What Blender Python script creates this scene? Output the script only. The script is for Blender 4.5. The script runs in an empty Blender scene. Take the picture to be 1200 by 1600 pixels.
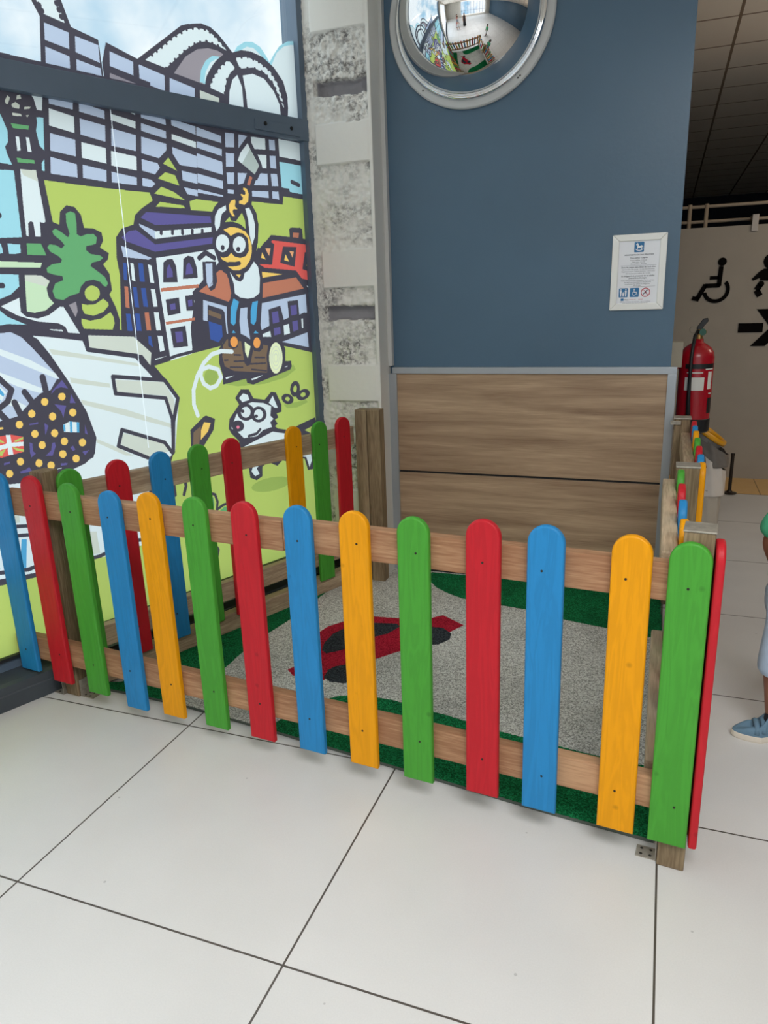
import bpy, bmesh, math, random, json
import numpy as np
from mathutils import Vector, Matrix, noise
random.seed(4)
PI = math.pi
SC = bpy.context.scene
COL = SC.collection

# ------------------------------------------------------------------ camera
cam_d = bpy.data.cameras.new('camera'); cam = bpy.data.objects.new('camera', cam_d); COL.objects.link(cam)
F_PX = 1141.14
cam_d.sensor_fit = 'HORIZONTAL'; cam_d.sensor_width = 36.0; cam_d.lens = F_PX / 1200 * 36.0
cam_d.clip_start = 0.05; cam_d.clip_end = 200
yaw, pit, rol = -0.366745, 0.282652, -0.034836
fw = Vector((math.sin(yaw)*math.cos(pit), math.cos(yaw)*math.cos(pit), -math.sin(pit)))
r0 = Vector((math.cos(yaw), -math.sin(yaw), 0)); u0 = r0.cross(fw)
rt = r0*math.cos(rol) + u0*math.sin(rol); up = -r0*math.sin(rol) + u0*math.cos(rol)
M = Matrix((rt, up, -fw)).transposed().to_4x4(); M.translation = Vector((0, 0, 1.5))
cam.matrix_world = M
SC.camera = cam

# ------------------------------------------------------------------ world (bright half-clouded sky)
wd = bpy.data.worlds.new('sky'); SC.world = wd; wd.use_nodes = True
nt = wd.node_tree; nt.nodes.clear()
def wn(t, **k):
    n = nt.nodes.new(t)
    for a, b in k.items(): setattr(n, a, b)
    return n
wo = wn('ShaderNodeOutputWorld'); bg = wn('ShaderNodeBackground'); tc = wn('ShaderNodeTexCoord')
ns = wn('ShaderNodeTexNoise'); ns.inputs['Scale'].default_value = 2.6; ns.inputs['Detail'].default_value = 6; ns.inputs['Roughness'].default_value = 0.55
rp = wn('ShaderNodeValToRGB'); rp.color_ramp.elements[0].position = 0.40; rp.color_ramp.elements[0].color = (0.36, 0.62, 0.82, 1)
rp.color_ramp.elements[1].position = 0.52; rp.color_ramp.elements[1].color = (0.98, 1.02, 1.05, 1)
nt.links.new(tc.outputs['Generated'], ns.inputs['Vector']); nt.links.new(ns.outputs['Fac'], rp.inputs['Fac'])
sz = wn('ShaderNodeSeparateXYZ'); nt.links.new(tc.outputs['Generated'], sz.inputs[0])       # the sky is brighter towards the zenith
zr = wn('ShaderNodeMapRange'); zr.inputs['From Min'].default_value = 0.35; zr.inputs['From Max'].default_value = 0.95; zr.inputs['To Min'].default_value = 1.05; zr.inputs['To Max'].default_value = 6.0
nt.links.new(sz.outputs[2], zr.inputs['Value'])
nt.links.new(rp.outputs['Color'], bg.inputs['Color']); nt.links.new(zr.outputs['Result'], bg.inputs['Strength'])
nt.links.new(bg.outputs['Background'], wo.inputs['Surface'])

# ------------------------------------------------------------------ daylight through the rear glazing, hall lamp, added corridor fill
def area(name, loc, rot, sx, sy, power, color=(1, 1, 1)):
    l = bpy.data.lights.new(name, 'AREA'); l.shape = 'RECTANGLE'; l.size = sx; l.size_y = sy; l.energy = power; l.color = color
    o = bpy.data.objects.new(name, l); COL.objects.link(o); o.location = loc; o.rotation_euler = rot; return o
area('side_window_daylight', (-3.55, -1.15, 1.75), (PI/2, 0, math.radians(-111.4)), 4.3, 2.5, 22, (0.95, 0.98, 1.0))
area('rear_window_daylight', (1.8, -5.2, 1.75), (PI/2, 0, PI), 6.0, 2.5, 205, (0.96, 0.98, 1.0))
area('hall_ceiling_lamp', (0.75, -0.35, 3.12), (0, 0, 0), 1.8, 1.2, 88, (0.98, 0.985, 1.0))
pl_d = bpy.data.lights.new('corridor_fill_light', 'POINT'); pl_d.energy = 21; pl_d.color = (1.0, 0.84, 0.68); pl_d.shadow_soft_size = 0.2  # unseen fill light added to brighten the corridor and its ceiling
pl_o = bpy.data.objects.new('corridor_fill_light', pl_d); COL.objects.link(pl_o); pl_o.location = (2.0, 5.0, 2.2)
SC.view_settings.view_transform = 'Standard'; SC.view_settings.look = 'None'
SC.view_settings.gamma = 1; SC.view_settings.use_curve_mapping = False
SC.view_settings.exposure = 0.12

# ------------------------------------------------------------------ helpers
def srgb(r, g, b):
    def f(c):
        c /= 255.0
        return c/12.92 if c <= 0.04045 else ((c+0.055)/1.055)**2.4
    return (f(r), f(g), f(b), 1)
MATS = {}
def mat(name, col, rough=0.5, metal=0.0, bump=0.0, bscale=40, var=0.0, vscale=6, stretch=(1, 1, 1), spec=0.5, fine=0.0, fscale=300):
    if name in MATS: return MATS[name]
    m = bpy.data.materials.new(name); m.use_nodes = True; t = m.node_tree; b = t.nodes['Principled BSDF']
    b.inputs['Base Color'].default_value = col; b.inputs['Roughness'].default_value = rough; b.inputs['Metallic'].default_value = metal
    b.inputs['Specular IOR Level'].default_value = spec
    tcn = t.nodes.new('ShaderNodeTexCoord'); mp = t.nodes.new('ShaderNodeMapping'); mp.inputs['Scale'].default_value = stretch
    t.links.new(tcn.outputs['Object'], mp.inputs['Vector'])
    src = None
    def mul(sc, amt, det):
        nonlocal src
        n = t.nodes.new('ShaderNodeTexNoise'); n.inputs['Scale'].default_value = sc; n.inputs['Detail'].default_value = det
        t.links.new(mp.outputs['Vector'], n.inputs['Vector'])
        r = t.nodes.new('ShaderNodeMapRange'); r.inputs['From Min'].default_value = .3; r.inputs['From Max'].default_value = .7
        r.inputs['To Min'].default_value = 1-amt; r.inputs['To Max'].default_value = 1+amt
        t.links.new(n.outputs['Fac'], r.inputs['Value'])
        x = t.nodes.new('ShaderNodeMix'); x.data_type = 'RGBA'; x.blend_type = 'MULTIPLY'; x.inputs['Factor'].default_value = 1
        if src is None: x.inputs[6].default_value = col
        else: t.links.new(src, x.inputs[6])
        t.links.new(r.outputs['Result'], x.inputs[7]); src = x.outputs[2]
    if var: mul(vscale, var, 4)
    if fine: mul(fscale, fine, 2)
    if src is not None: t.links.new(src, b.inputs['Base Color'])
    if bump:
        n = t.nodes.new('ShaderNodeTexNoise'); n.inputs['Scale'].default_value = bscale; n.inputs['Detail'].default_value = 5
        t.links.new(mp.outputs['Vector'], n.inputs['Vector'])
        bp = t.nodes.new('ShaderNodeBump'); bp.inputs['Strength'].default_value = bump; bp.inputs['Distance'].default_value = 0.004
        t.links.new(n.outputs['Fac'], bp.inputs['Height']); t.links.new(bp.outputs['Normal'], b.inputs['Normal'])
    MATS[name] = m; return m
def wood(name, c1, c2, axis='X', scale=7, rough=0.6, rings=1.0, knots=True, bump=0.25, fiber=60):
    if name in MATS: return MATS[name]
    m = bpy.data.materials.new(name); m.use_nodes = True; t = m.node_tree; b = t.nodes['Principled BSDF']; b.inputs['Roughness'].default_value = rough
    b.inputs['Specular IOR Level'].default_value = 0.3
    tcn = t.nodes.new('ShaderNodeTexCoord'); mp = t.nodes.new('ShaderNodeMapping')
    k = 0.07; sc = {'X': (k, 1, 1), 'Y': (1, k, 1), 'Z': (1, 1, k)}[axis]; mp.inputs['Scale'].default_value = sc
    oi = t.nodes.new('ShaderNodeObjectInfo'); va = t.nodes.new('ShaderNodeVectorMath'); va.operation = 'ADD'
    mu = t.nodes.new('ShaderNodeMath'); mu.operation = 'MULTIPLY'; mu.inputs[1].default_value = 7.3; t.links.new(oi.outputs['Random'], mu.inputs[0])
    t.links.new(tcn.outputs['Object'], mp.inputs['Vector']); t.links.new(mp.outputs['Vector'], va.inputs[0]); t.links.new(mu.outputs[0], va.inputs[1])
    n1 = t.nodes.new('ShaderNodeTexNoise'); n1.inputs['Scale'].default_value = scale; n1.inputs['Detail'].default_value = 3; n1.inputs['Distortion'].default_value = .6
    t.links.new(va.outputs[0], n1.inputs['Vector'])
    w = t.nodes.new('ShaderNodeMath'); w.operation = 'MULTIPLY'; w.inputs[1].default_value = 22*rings; t.links.new(n1.outputs['Fac'], w.inputs[0])
    s = t.nodes.new('ShaderNodeMath'); s.operation = 'SINE'; t.links.new(w.outputs[0], s.inputs[0])
    n2 = t.nodes.new('ShaderNodeTexNoise'); n2.inputs['Scale'].default_value = fiber*3; n2.inputs['Detail'].default_value = 4; t.links.new(va.outputs[0], n2.inputs['Vector'])
    a = t.nodes.new('ShaderNodeMath'); a.operation = 'MULTIPLY_ADD'; a.inputs[1].default_value = .22; a.inputs[2].default_value = .0; t.links.new(s.outputs[0], a.inputs[0])
    a2 = t.nodes.new('ShaderNodeMath'); a2.operation = 'ADD'; t.links.new(a.outputs[0], a2.inputs[0]); t.links.new(n2.outputs['Fac'], a2.inputs[1])
    rr = t.nodes.new('ShaderNodeValToRGB'); rr.color_ramp.elements[0].position = .22; rr.color_ramp.elements[0].color = c1
    rr.color_ramp.elements[1].position = .75; rr.color_ramp.elements[1].color = c2; t.links.new(a2.outputs[0], rr.inputs['Fac'])
    t.links.new(rr.outputs['Color'], b.inputs['Base Color'])
    bp = t.nodes.new('ShaderNodeBump'); bp.inputs['Strength'].default_value = bump; bp.inputs['Distance'].default_value = .002
    t.links.new(a2.outputs[0], bp.inputs['Height']); t.links.new(bp.outputs['Normal'], b.inputs['Normal'])
    MATS[name] = m; return m

def obj(name, bm, m=None, parent=None, smooth=False, loc=None, rot=None, label=None):
    me = bpy.data.meshes.new(name)
    if smooth:
        for f in bm.faces: f.smooth = True
    bm.normal_update(); bm.to_mesh(me); bm.free()
    if m is not None:
        for x in (m if isinstance(m, (list, tuple)) else [m]): me.materials.append(x)
    o = bpy.data.objects.new(name, me); COL.objects.link(o)
    if parent is not None: o.parent = parent
    if loc is not None: o.location = loc
    if rot is not None: o.rotation_euler = rot
    if label: o['label'] = label
    return o
def tag(o, label, cat, group=None, kind=None):
    o['label'] = label; o['category'] = cat
    if group: o['group'] = group
    if kind: o['kind'] = kind
    return o
def thing(name, label, cat, loc=(0, 0, 0), rotz=0, group=None):
    o = bpy.data.objects.new(name, None); o.empty_display_size = .1; COL.objects.link(o); o.location = loc; o.rotation_euler = (0, 0, rotz)
    return tag(o, label, cat, group)
def struct(name, bm, m, **k):
    o = obj(name, bm, m, **k); o['kind'] = 'structure'; return o
def box(bm, x0, x1, y0, y1, z0, z1, mi=0, mtx=None):
    vs = [bm.verts.new(v) for v in ((x0,y0,z0),(x1,y0,z0),(x1,y1,z0),(x0,y1,z0),(x0,y0,z1),(x1,y0,z1),(x1,y1,z1),(x0,y1,z1))]
    fs = []
    for a in ((0,3,2,1),(4,5,6,7),(0,1,5,4),(1,2,6,5),(2,3,7,6),(3,0,4,7)):
        f = bm.faces.new([vs[i] for i in a]); f.material_index = mi; fs.append(f)
    if mtx is not None: bmesh.ops.transform(bm, matrix=mtx, verts=vs)
    return fs
def bevel(bm, w, seg=2):
    bmesh.ops.bevel(bm, geom=list(bm.edges), offset=w, segments=seg, profile=.6, affect='EDGES', clamp_overlap=True)
def bbox(x0, x1, y0, y1, z0, z1, bv=0.002, seg=2):
    bm = bmesh.new(); box(bm, x0, x1, y0, y1, z0, z1)
    if bv: bevel(bm, bv, seg)
    return bm
def prism(bm, pts, y0, y1, mi=0, axis='Y'):
    """outline (a, z) extruded between y0 and y1"""
    def P(a, z, y): return (a, y, z) if axis == 'Y' else ((y, a, z) if axis == 'X' else (a, z, y))
    A = [bm.verts.new(P(a, z, y0)) for a, z in pts]; B = [bm.verts.new(P(a, z, y1)) for a, z in pts]
    n = len(pts); fs = [bm.faces.new(A), bm.faces.new(B[::-1])]
    for i in range(n): fs.append(bm.faces.new((A[i], B[i], B[(i+1) % n], A[(i+1) % n])))
    for f in fs: f.material_index = mi
    bmesh.ops.recalc_face_normals(bm, faces=fs)
    return fs
def lathe(bm, prof, n=32, c=(0, 0, 0), mi=0, axis='Z'):
    rings = []
    def P(r, z, a):
        x, y = r*math.cos(a), r*math.sin(a)
        if axis == 'Z': v = (x, y, z)
        elif axis == 'Y': v = (x, z, y)
        else: v = (z, x, y)
        return (v[0]+c[0], v[1]+c[1], v[2]+c[2])
    for r, z in prof:
        if r < 1e-6: rings.append([bm.verts.new(P(0, z, 0))])
        else: rings.append([bm.verts.new(P(r, z, 2*PI*i/n)) for i in range(n)])
    fs = []
    for a, b in zip(rings, rings[1:]):
        for i in range(n):
            j = (i+1) % n
            if len(a) == 1 and len(b) == 1: continue
            if len(a) == 1: v = (a[0], b[j], b[i])
            elif len(b) == 1: v = (a[i], a[j], b[0])
            else: v = (a[i], a[j], b[j], b[i])
            f = bm.faces.new(v); f.material_index = mi; fs.append(f)
    bmesh.ops.recalc_face_normals(bm, faces=fs)
    return fs
def tube(bm, pts, r, n=10, mi=0, cap=True):
    pts = [Vector(p) for p in pts]; rings = []
    rs = r if isinstance(r, (list, tuple)) else [r]*len(pts)
    d0 = (pts[1]-pts[0]).normalized(); u = d0.orthogonal().normalized()
    for i, p in enumerate(pts):
        d = (pts[min(i+1, len(pts)-1)] - pts[max(i-1, 0)]).normalized()
        u = (u - d*u.dot(d)).normalized(); v = d.cross(u)
        rings.append([bm.verts.new(p + (u*math.cos(2*PI*k/n) + v*math.sin(2*PI*k/n))*rs[i]) for k in range(n)])
    fs = []
    for a, b in zip(rings, rings[1:]):
        for k in range(n): fs.append(bm.faces.new((a[k], a[(k+1) % n], b[(k+1) % n], b[k])))
    if cap: fs.append(bm.faces.new(rings[0][::-1])); fs.append(bm.faces.new(rings[-1]))
    for f in fs: f.material_index = mi; f.smooth = True
    return fs
def blob(bm, c, r, mi=0, sub=2, rot=None):
    q = bmesh.ops.create_icosphere(bm, subdivisions=sub, radius=1)
    m = Matrix.Translation(c) @ (rot.to_4x4() if rot else Matrix()) @ Matrix.Diagonal((*(r if isinstance(r, (tuple, list)) else (r, r, r)), 1))
    bmesh.ops.transform(bm, matrix=m, verts=q['verts'])
    for v in q['verts']:
        for f in v.link_faces: f.material_index = mi; f.smooth = True
def text_bm(s, size, bold=False, align='CENTER'):
    cu = bpy.data.curves.new('lettering', 'FONT'); cu.body = s; cu.size = size; cu.align_x = align; cu.resolution_u = 2
    if bold: cu.offset = size*.018
    o = bpy.data.objects.new('lettering', cu); COL.objects.link(o)
    dg = bpy.context.evaluated_depsgraph_get(); me = bpy.data.meshes.new_from_object(o.evaluated_get(dg))
    bm = bmesh.new(); bm.from_mesh(me); bpy.data.objects.remove(o); bpy.data.meshes.remove(me)
    return bm

# ---- flat artwork: fills and strokes in millimetres of the surface itself, laid out as ONE gap-free layer
def raster(shapes, x0, x1, z0, z1, dx, dz, base=0, keys=None):
    W = int((x1-x0)/dx); H = int((z1-z0)/dz); A = np.full((H, W), base, np.int16)
    def poly(p, k):
        xs = np.array(p[0::2], float)/1000; zs = np.array(p[1::2], float)/1000
        j0 = max(0, int((zs.min()-z0)/dz)-1); j1 = min(H, int((zs.max()-z0)/dz)+2); n = len(xs)
        for j in range(j0, j1):
            z = z0+(j+.5)*dz; hit = []
            for i in range(n):
                a, b = zs[i], zs[(i+1) % n]
                if (a <= z) != (b <= z): hit.append(xs[i]+(z-a)/(b-a)*(xs[(i+1) % n]-xs[i]))
            hit.sort()
            for a, b in zip(hit[::2], hit[1::2]):
                i0 = max(0, int(round((a-x0)/dx))); i1 = min(W, int(round((b-x0)/dx)))
                if i1 > i0: A[j, i0:i1] = k
    def stroke(p, w, k):
        xs = np.array(p[0::2], float)/1000; zs = np.array(p[1::2], float)/1000; r = w/2000
        for i in range(len(xs)-1):
            a = np.array((xs[i], zs[i])); b = np.array((xs[i+1], zs[i+1]))
            i0 = max(0, int((min(a[0], b[0])-r-x0)/dx)-1); i1 = min(W, int((max(a[0], b[0])+r-x0)/dx)+2)
            j0 = max(0, int((min(a[1], b[1])-r-z0)/dz)-1); j1 = min(H, int((max(a[1], b[1])+r-z0)/dz)+2)
            if i1 <= i0 or j1 <= j0: continue
            X, Z = np.meshgrid(x0+(np.arange(i0, i1)+.5)*dx, z0+(np.arange(j0, j1)+.5)*dz)
            d = b-a; L = max(d@d, 1e-12); t = np.clip(((X-a[0])*d[0]+(Z-a[1])*d[1])/L, 0, 1)
            m = np.hypot(X-a[0]-t*d[0], Z-a[1]-t*d[1]) <= r
            A[j0:j1, i0:i1][m] = k
    for kind, col, w, p in shapes:
        if kind == 'f': poly(p, keys[col])
        else: stroke(p, w, keys[col])
    return A
def raster_mesh(name, A, x0, z0, dx, dz, place, materials, skip=0):
    vs = []; fs = []; mi = []; H, W = A.shape; vid = {}
    def V(i, j):
        k = (i, j)
        if k not in vid: vid[k] = len(vs); vs.append(place(x0+i*dx, z0+j*dz))
        return vid[k]
    j = 0
    while j < H:
        j2 = j+1
        while j2 < H and j2 < j+40 and np.array_equal(A[j2], A[j]): j2 += 1
        row = A[j]; ch = np.flatnonzero(np.diff(row))+1; e = [0]+ch.tolist()+[W]
        for a, b in zip(e, e[1:]):
            k = int(row[a])
            if k == skip: continue
            fs.append((V(a, j), V(b, j), V(b, j2), V(a, j2))); mi.append(k-1)
        j = j2
    me = bpy.data.meshes.new(name); me.from_pydata(vs, [], fs); me.polygons.foreach_set('material_index', mi)
    for m in materials: me.materials.append(m)
    me.update(); o = bpy.data.objects.new(name, me); COL.objects.link(o); return o

# ------------------------------------------------------------------ artwork outlines, millimetres on the surface (along wall / height; floor x / y)
MURAL = [
('f','C',0,[1406,2587,1425,2611,1470,2638,1515,2646,1558,2634,1589,2605,1607,2581,1636,2618,1675,2661,1726,2690,1763,2699,1809,2695,1798,2245,1336,2287]),
('f','W',0,[1445,2600,1479,2620,1518,2622,1566,2596,1542,2584,1477,2595]),
('f','W',0,[1618,2571,1655,2629,1699,2663,1749,2681,1808,2683,1798,2245,1676,2282,1642,2555]),
('f','K',0,[507,2573,504,2602,613,2628,620,2599,644,2522,749,2501,752,2359,505,2359,528,2532]),
('f','W',0,[525,2577,521,2606,600,2625,601,2595,606,2585,621,2530,543,2543,534,2562]),
('s','K',20,[531,2568,531,2568]),
('s','K',20,[538,2552,539,2552]),
('s','K',20,[600,2589,601,2589]),
('s','K',20,[606,2569,606,2569]),
('s','K',20,[612,2548,612,2548]),
('f','L',0,[541,2515,632,2501,625,2445,535,2458]),
('f','L',0,[533,2436,622,2420,617,2369,525,2373]),
('f','L',0,[655,2495,746,2482,744,2421,649,2440]),
('f','L',0,[648,2416,744,2402,745,2364,643,2373]),
('f','K',0,[754,2360,754,2426,780,2499,911,2466,1137,2632,1178,2647,1140,2339]),
('f','K',0,[911,2466,978,2505,1037,2549,1097,2596,1148,2631,1188,2649,1238,2661,1286,2657,1324,2639,1357,2613,1395,2581,1445,2600,1500,2605,1566,2596,1631,2565,1685,2514,1706,2452,1705,2403,1687,2266,885,2282]),
('f','L',0,[791,2470,890,2451,884,2402,785,2418]),
('f','V',0,[781,2393,889,2374,887,2359,777,2364]),
('f','L',0,[914,2447,1030,2427,1026,2379,911,2396]),
('f','W',0,[980,2493,1035,2535,1096,2582,1156,2619,1206,2638,1265,2643,1307,2625,1345,2599,1364,2582,1319,2593,1259,2598,1209,2583,1146,2542,1094,2500,1042,2456,947,2469]),
('s','K',12,[980,2493,981,2493]),
('s','K',12,[1005,2512,1005,2511]),
('s','K',12,[1030,2531,1030,2530]),
('s','K',12,[1054,2550,1055,2549]),
('s','K',12,[1079,2569,1080,2569]),
('s','K',12,[1105,2588,1106,2587]),
('s','K',12,[1133,2605,1134,2604]),
('s','K',12,[1162,2621,1162,2621]),
('s','K',12,[1193,2633,1193,2632]),
('s','K',12,[1224,2639,1224,2639]),
('s','K',12,[1255,2642,1256,2642]),
('s','K',12,[1281,2636,1281,2636]),
('s','K',12,[1305,2626,1305,2626]),
('s','K',12,[1325,2613,1325,2613]),
('s','K',12,[1345,2599,1346,2599]),
('s','K',12,[1319,2593,1319,2592]),
('s','K',12,[1289,2596,1289,2595]),
('s','K',12,[1259,2598,1260,2598]),
('s','K',12,[1226,2588,1227,2588]),
('s','K',12,[1196,2575,1196,2574]),
('s','K',12,[1168,2556,1168,2556]),
('s','K',12,[1140,2537,1141,2537]),
('s','K',12,[1115,2517,1115,2517]),
('s','K',12,[1090,2497,1090,2497]),
('s','K',12,[1066,2476,1067,2476]),
('s','K',12,[1042,2456,1043,2455]),
('f','V',0,[1078,2444,1143,2517,1206,2557,1266,2573,1316,2572,1344,2564,1290,2522,1250,2478,1229,2426,1190,2431]),
('f','C',0,[1205,2433,1216,2479,1245,2521,1283,2547,1324,2551,1279,2513,1244,2466,1232,2429]),
('f','W',0,[1228,2431,1240,2476,1270,2519,1313,2544,1279,2509,1246,2466]),
('f','W',0,[1253,2419,1279,2464,1319,2509,1365,2545,1380,2539,1404,2520,1376,2500,1351,2466,1330,2405]),
('s','K',12,[1254,2423,1254,2423]),
('s','K',12,[1267,2445,1267,2444]),
('s','K',12,[1280,2466,1281,2466]),
('s','K',12,[1299,2487,1300,2487]),
('s','K',12,[1318,2508,1319,2507]),
('s','K',12,[1341,2526,1342,2526]),
('s','K',12,[1365,2545,1365,2545]),
('s','K',12,[1334,2410,1334,2409]),
('s','K',12,[1342,2438,1343,2438]),
('s','K',12,[1352,2467,1352,2466]),
('s','K',12,[1378,2493,1378,2492]),
('s','K',12,[1404,2519,1405,2519]),
('f','W',0,[1409,2563,1475,2579,1541,2571,1606,2545,1648,2500,1672,2439,1681,2397,1678,2397,1653,2444,1622,2496,1571,2533,1504,2541,1431,2524]),
('s','K',12,[1409,2563,1409,2563]),
('s','K',12,[1444,2572,1444,2571]),
('s','K',12,[1479,2579,1479,2579]),
('s','K',12,[1511,2575,1511,2575]),
('s','K',12,[1543,2571,1543,2570]),
('s','K',12,[1569,2560,1570,2559]),
('s','K',12,[1597,2549,1597,2548]),
('s','K',12,[1618,2533,1618,2532]),
('s','K',12,[1635,2514,1636,2514]),
('s','K',12,[1651,2494,1652,2493]),
('s','K',12,[1660,2471,1661,2470]),
('s','K',12,[1669,2447,1670,2447]),
('s','K',12,[1676,2423,1676,2422]),
('s','K',12,[1681,2397,1681,2397]),
('s','K',12,[1678,2397,1679,2397]),
('s','K',12,[1663,2424,1664,2424]),
('s','K',12,[1648,2451,1649,2451]),
('s','K',12,[1633,2478,1633,2477]),
('s','K',12,[1614,2502,1615,2501]),
('s','K',12,[1587,2521,1588,2521]),
('s','K',12,[1556,2535,1557,2534]),
('s','K',12,[1516,2539,1517,2539]),
('s','K',12,[1474,2534,1475,2533]),
('s','K',12,[1431,2524,1432,2523]),
('f','W',0,[1345,2319,1361,2422,1383,2471,1412,2495,1434,2449,1434,2300]),
('f','W',0,[1443,2498,1501,2515,1568,2506,1621,2463,1652,2411,1660,2313,1459,2303,1454,2429]),
('f','L',0,[1054,2422,1175,2403,1167,2339,1044,2349]),
('f','T',0,[1201,2400,1300,2385,1297,2335,1196,2337]),
('f','L',0,[964,2431,1029,2421,1024,2367,957,2378]),
('f','K',0,[-380,2336,-365,2402,1782,2352,1788,2324,1772,51,-899,-55]),
('f','C',0,[-341,2384,342,2305,323,2196,332,2179,346,2132,342,2095,328,2078,332,2052,343,2019,293,2022,-429,1978]),
('f','C',0,[-434,1952,289,1998,346,2000,340,1864,336,1770,249,1764,-480,1739]),
('s','K',22,[246,1845,265,1843]),
('f','K',0,[331,2238,347,2271,372,2285,340,2290]),
('f','W',0,[337,2274,351,2276,338,2257,330,2233]),
('f','T',0,[354,2231,366,2249,374,2243,362,2220,355,2221]),
('f','T',0,[375,2222,391,2232,405,2223,401,2211,377,2212]),
('f','T',0,[400,2254,412,2259,414,2246,395,2240]),
('f','T',0,[373,2195,404,2195,406,2187,373,2185]),
('f','T',0,[420,2220,444,2224,440,2217,419,2212]),
('f','T',0,[421,2192,433,2195,426,2186]),
('f','W',0,[444,2276,495,2274,485,2217,466,2217,460,2253]),
('f','C',0,[460,2192,486,2193,471,2081,456,2095,451,2146,460,2174]),
('f','C',0,[454,2035,466,2050,461,2008,451,2010]),
('f','g',0,[362,2159,427,2158,423,2145,367,2143]),
('f','W',0,[372,2117,384,2117,383,2071,370,2068]),
('f','W',0,[409,2118,421,2118,422,2070,408,2070]),
('f','g',0,[364,2044,427,2043,427,2031,365,2029]),
('f','W',0,[370,2007,428,2008,435,1830,428,1824,413,1827,408,1775,387,1774,387,1825,378,1828,368,1821,362,1774,354,1776,360,1882]),
('f','T',0,[370,2007,428,2008,428,1970,378,1987]),
('f','C',0,[-482,1732,245,1745,257,1745,258,1712,239,1709,-492,1687]),
('f','C',0,[279,1746,325,1744,323,1714,302,1710,280,1710]),
('f','g',0,[350,1749,404,1749,412,1727,418,1707,346,1708]),
('f','p',0,[-496,1665,235,1684,397,1680,388,1662,231,1662,-499,1651]),
('f','C',0,[-504,1629,227,1638,301,1637,297,1594,260,1565,211,1547,-529,1515]),
('s','K',20,[204,1601,236,1598]),
('f','p',0,[324,1635,385,1634,416,1613,399,1587,402,1551,419,1530,382,1504,338,1497,310,1503]),
('f','T',0,[324,1635,385,1634,416,1613,397,1593,324,1614]),
('f','W',0,[218,1524,290,1553,287,1501,305,1483,347,1475,392,1486,441,1517,454,1514,469,1489,448,1441,425,1454,345,1464,271,1490]),
('f','C',0,[-539,1469,206,1515,235,1486,300,1454,230,1460,195,1453,-549,1423]),
('f','W',0,[454,1517,506,1410,458,1416,449,1444,425,1454,345,1464,377,1474,420,1503]),
('f','W',0,[383,1433,434,1429,439,1422,395,1428]),
('f','G',0,[453,1977,584,1971,717,1968,897,1966,908,1936,850,1901,817,1874,804,1836,748,1818,718,1783,709,1703,714,1634,689,1413,682,1417,688,1455,677,1507,656,1559,670,1577,668,1640,646,1677,670,1696,677,1721,642,1741,660,1769,657,1799,625,1813,586,1814,580,1861,558,1889,526,1893,497,1868,487,1821,463,1829]),
('f','g',0,[519,1863,539,1872,557,1866,557,1831,552,1789,567,1781,595,1791,622,1792,634,1780,627,1756,609,1750,585,1746,581,1731,597,1716,637,1711,650,1702,634,1691,599,1683,590,1670,615,1652,646,1628,656,1603,647,1590,637,1592,622,1609,596,1618,561,1612,538,1591,527,1567,486,1556,458,1541,427,1548,421,1575,436,1604,470,1616,469,1631,435,1637,411,1645,411,1660,435,1675,471,1681,477,1693,465,1705,436,1721,427,1736,437,1748,462,1745,482,1734,496,1746,486,1761,459,1783,455,1797,469,1806,492,1793,514,1776,523,1788,516,1829]),
('f','G',0,[615,1564,612,1556,607,1548,599,1541,590,1537,580,1535,571,1536,562,1539,555,1545,551,1553,550,1561,551,1570,555,1578,562,1585,570,1591,579,1594,589,1594,598,1592,606,1588,612,1581,615,1573]),
('f','G',0,[532,1525,554,1520,588,1522,626,1543,645,1527,646,1515,618,1490,574,1477,538,1486,530,1505]),
('f','G',0,[522,1468,558,1458,607,1465,650,1489,661,1469,662,1443,649,1418,526,1428,519,1450]),
('f','V',0,[478,1522,509,1534,510,1497,498,1474]),
('f','L',0,[518,2273,611,2268,606,2238,515,2245]),
('f','W',0,[512,2229,607,2214,600,2156,504,2170]),
('f','L',0,[503,2144,599,2132,593,2073,494,2083]),
('f','L',0,[491,2061,592,2045,588,1997,483,2002]),
('f','L',0,[635,2268,737,2253,734,2223,631,2235]),
('f','L',0,[629,2211,732,2199,725,2140,624,2154]),
('f','W',0,[623,2127,723,2117,717,2060,617,2071]),
('f','L',0,[616,2046,713,2035,708,1992,610,1998]),
('f','W',0,[761,2246,869,2233,866,2206,760,2223]),
('f','W',0,[803,2273,872,2267,871,2257]),
('f','L',0,[757,2193,864,2181,856,2121,749,2129]),
('f','W',0,[744,2109,855,2100,849,2047,738,2055]),
('f','L',0,[735,2032,845,2020,842,1990,731,1992]),
('f','L',0,[898,2268,1012,2260,1011,2238,897,2251]),
('f','L',0,[894,2230,1008,2214,1006,2185,891,2201]),
('f','L',0,[888,2179,1003,2165,1001,2140,961,2105,880,2116]),
('f','L',0,[878,2093,951,2085,960,2068,933,2040,874,2049]),
('f','L',0,[871,2021,911,2017,930,2003,909,1987,867,1990]),
('f','L',0,[1040,2265,1160,2252,1156,2219,1039,2241]),
('f','W',0,[1035,2207,1154,2190,1152,2165,1033,2186]),
('f','L',0,[1031,2156,1152,2133,1148,2086,1060,2089,1030,2131]),
('f','L',0,[1067,2067,1144,2059,1142,2020,1067,2029]),
('f','L',0,[1070,2001,1139,1994,1137,1969,1084,1974]),
('f','L',0,[1164,2251,1292,2231,1291,2202,1160,2217]),
('f','L',0,[1159,2194,1291,2176,1287,2148,1156,2168]),
('f','L',0,[1154,2145,1287,2124,1284,2070,1149,2089]),
('f','L',0,[1147,2063,1281,2044,1279,2010,1143,2026]),
('f','L',0,[1141,1999,1276,1983,1276,1976,1139,1984]),
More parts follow.
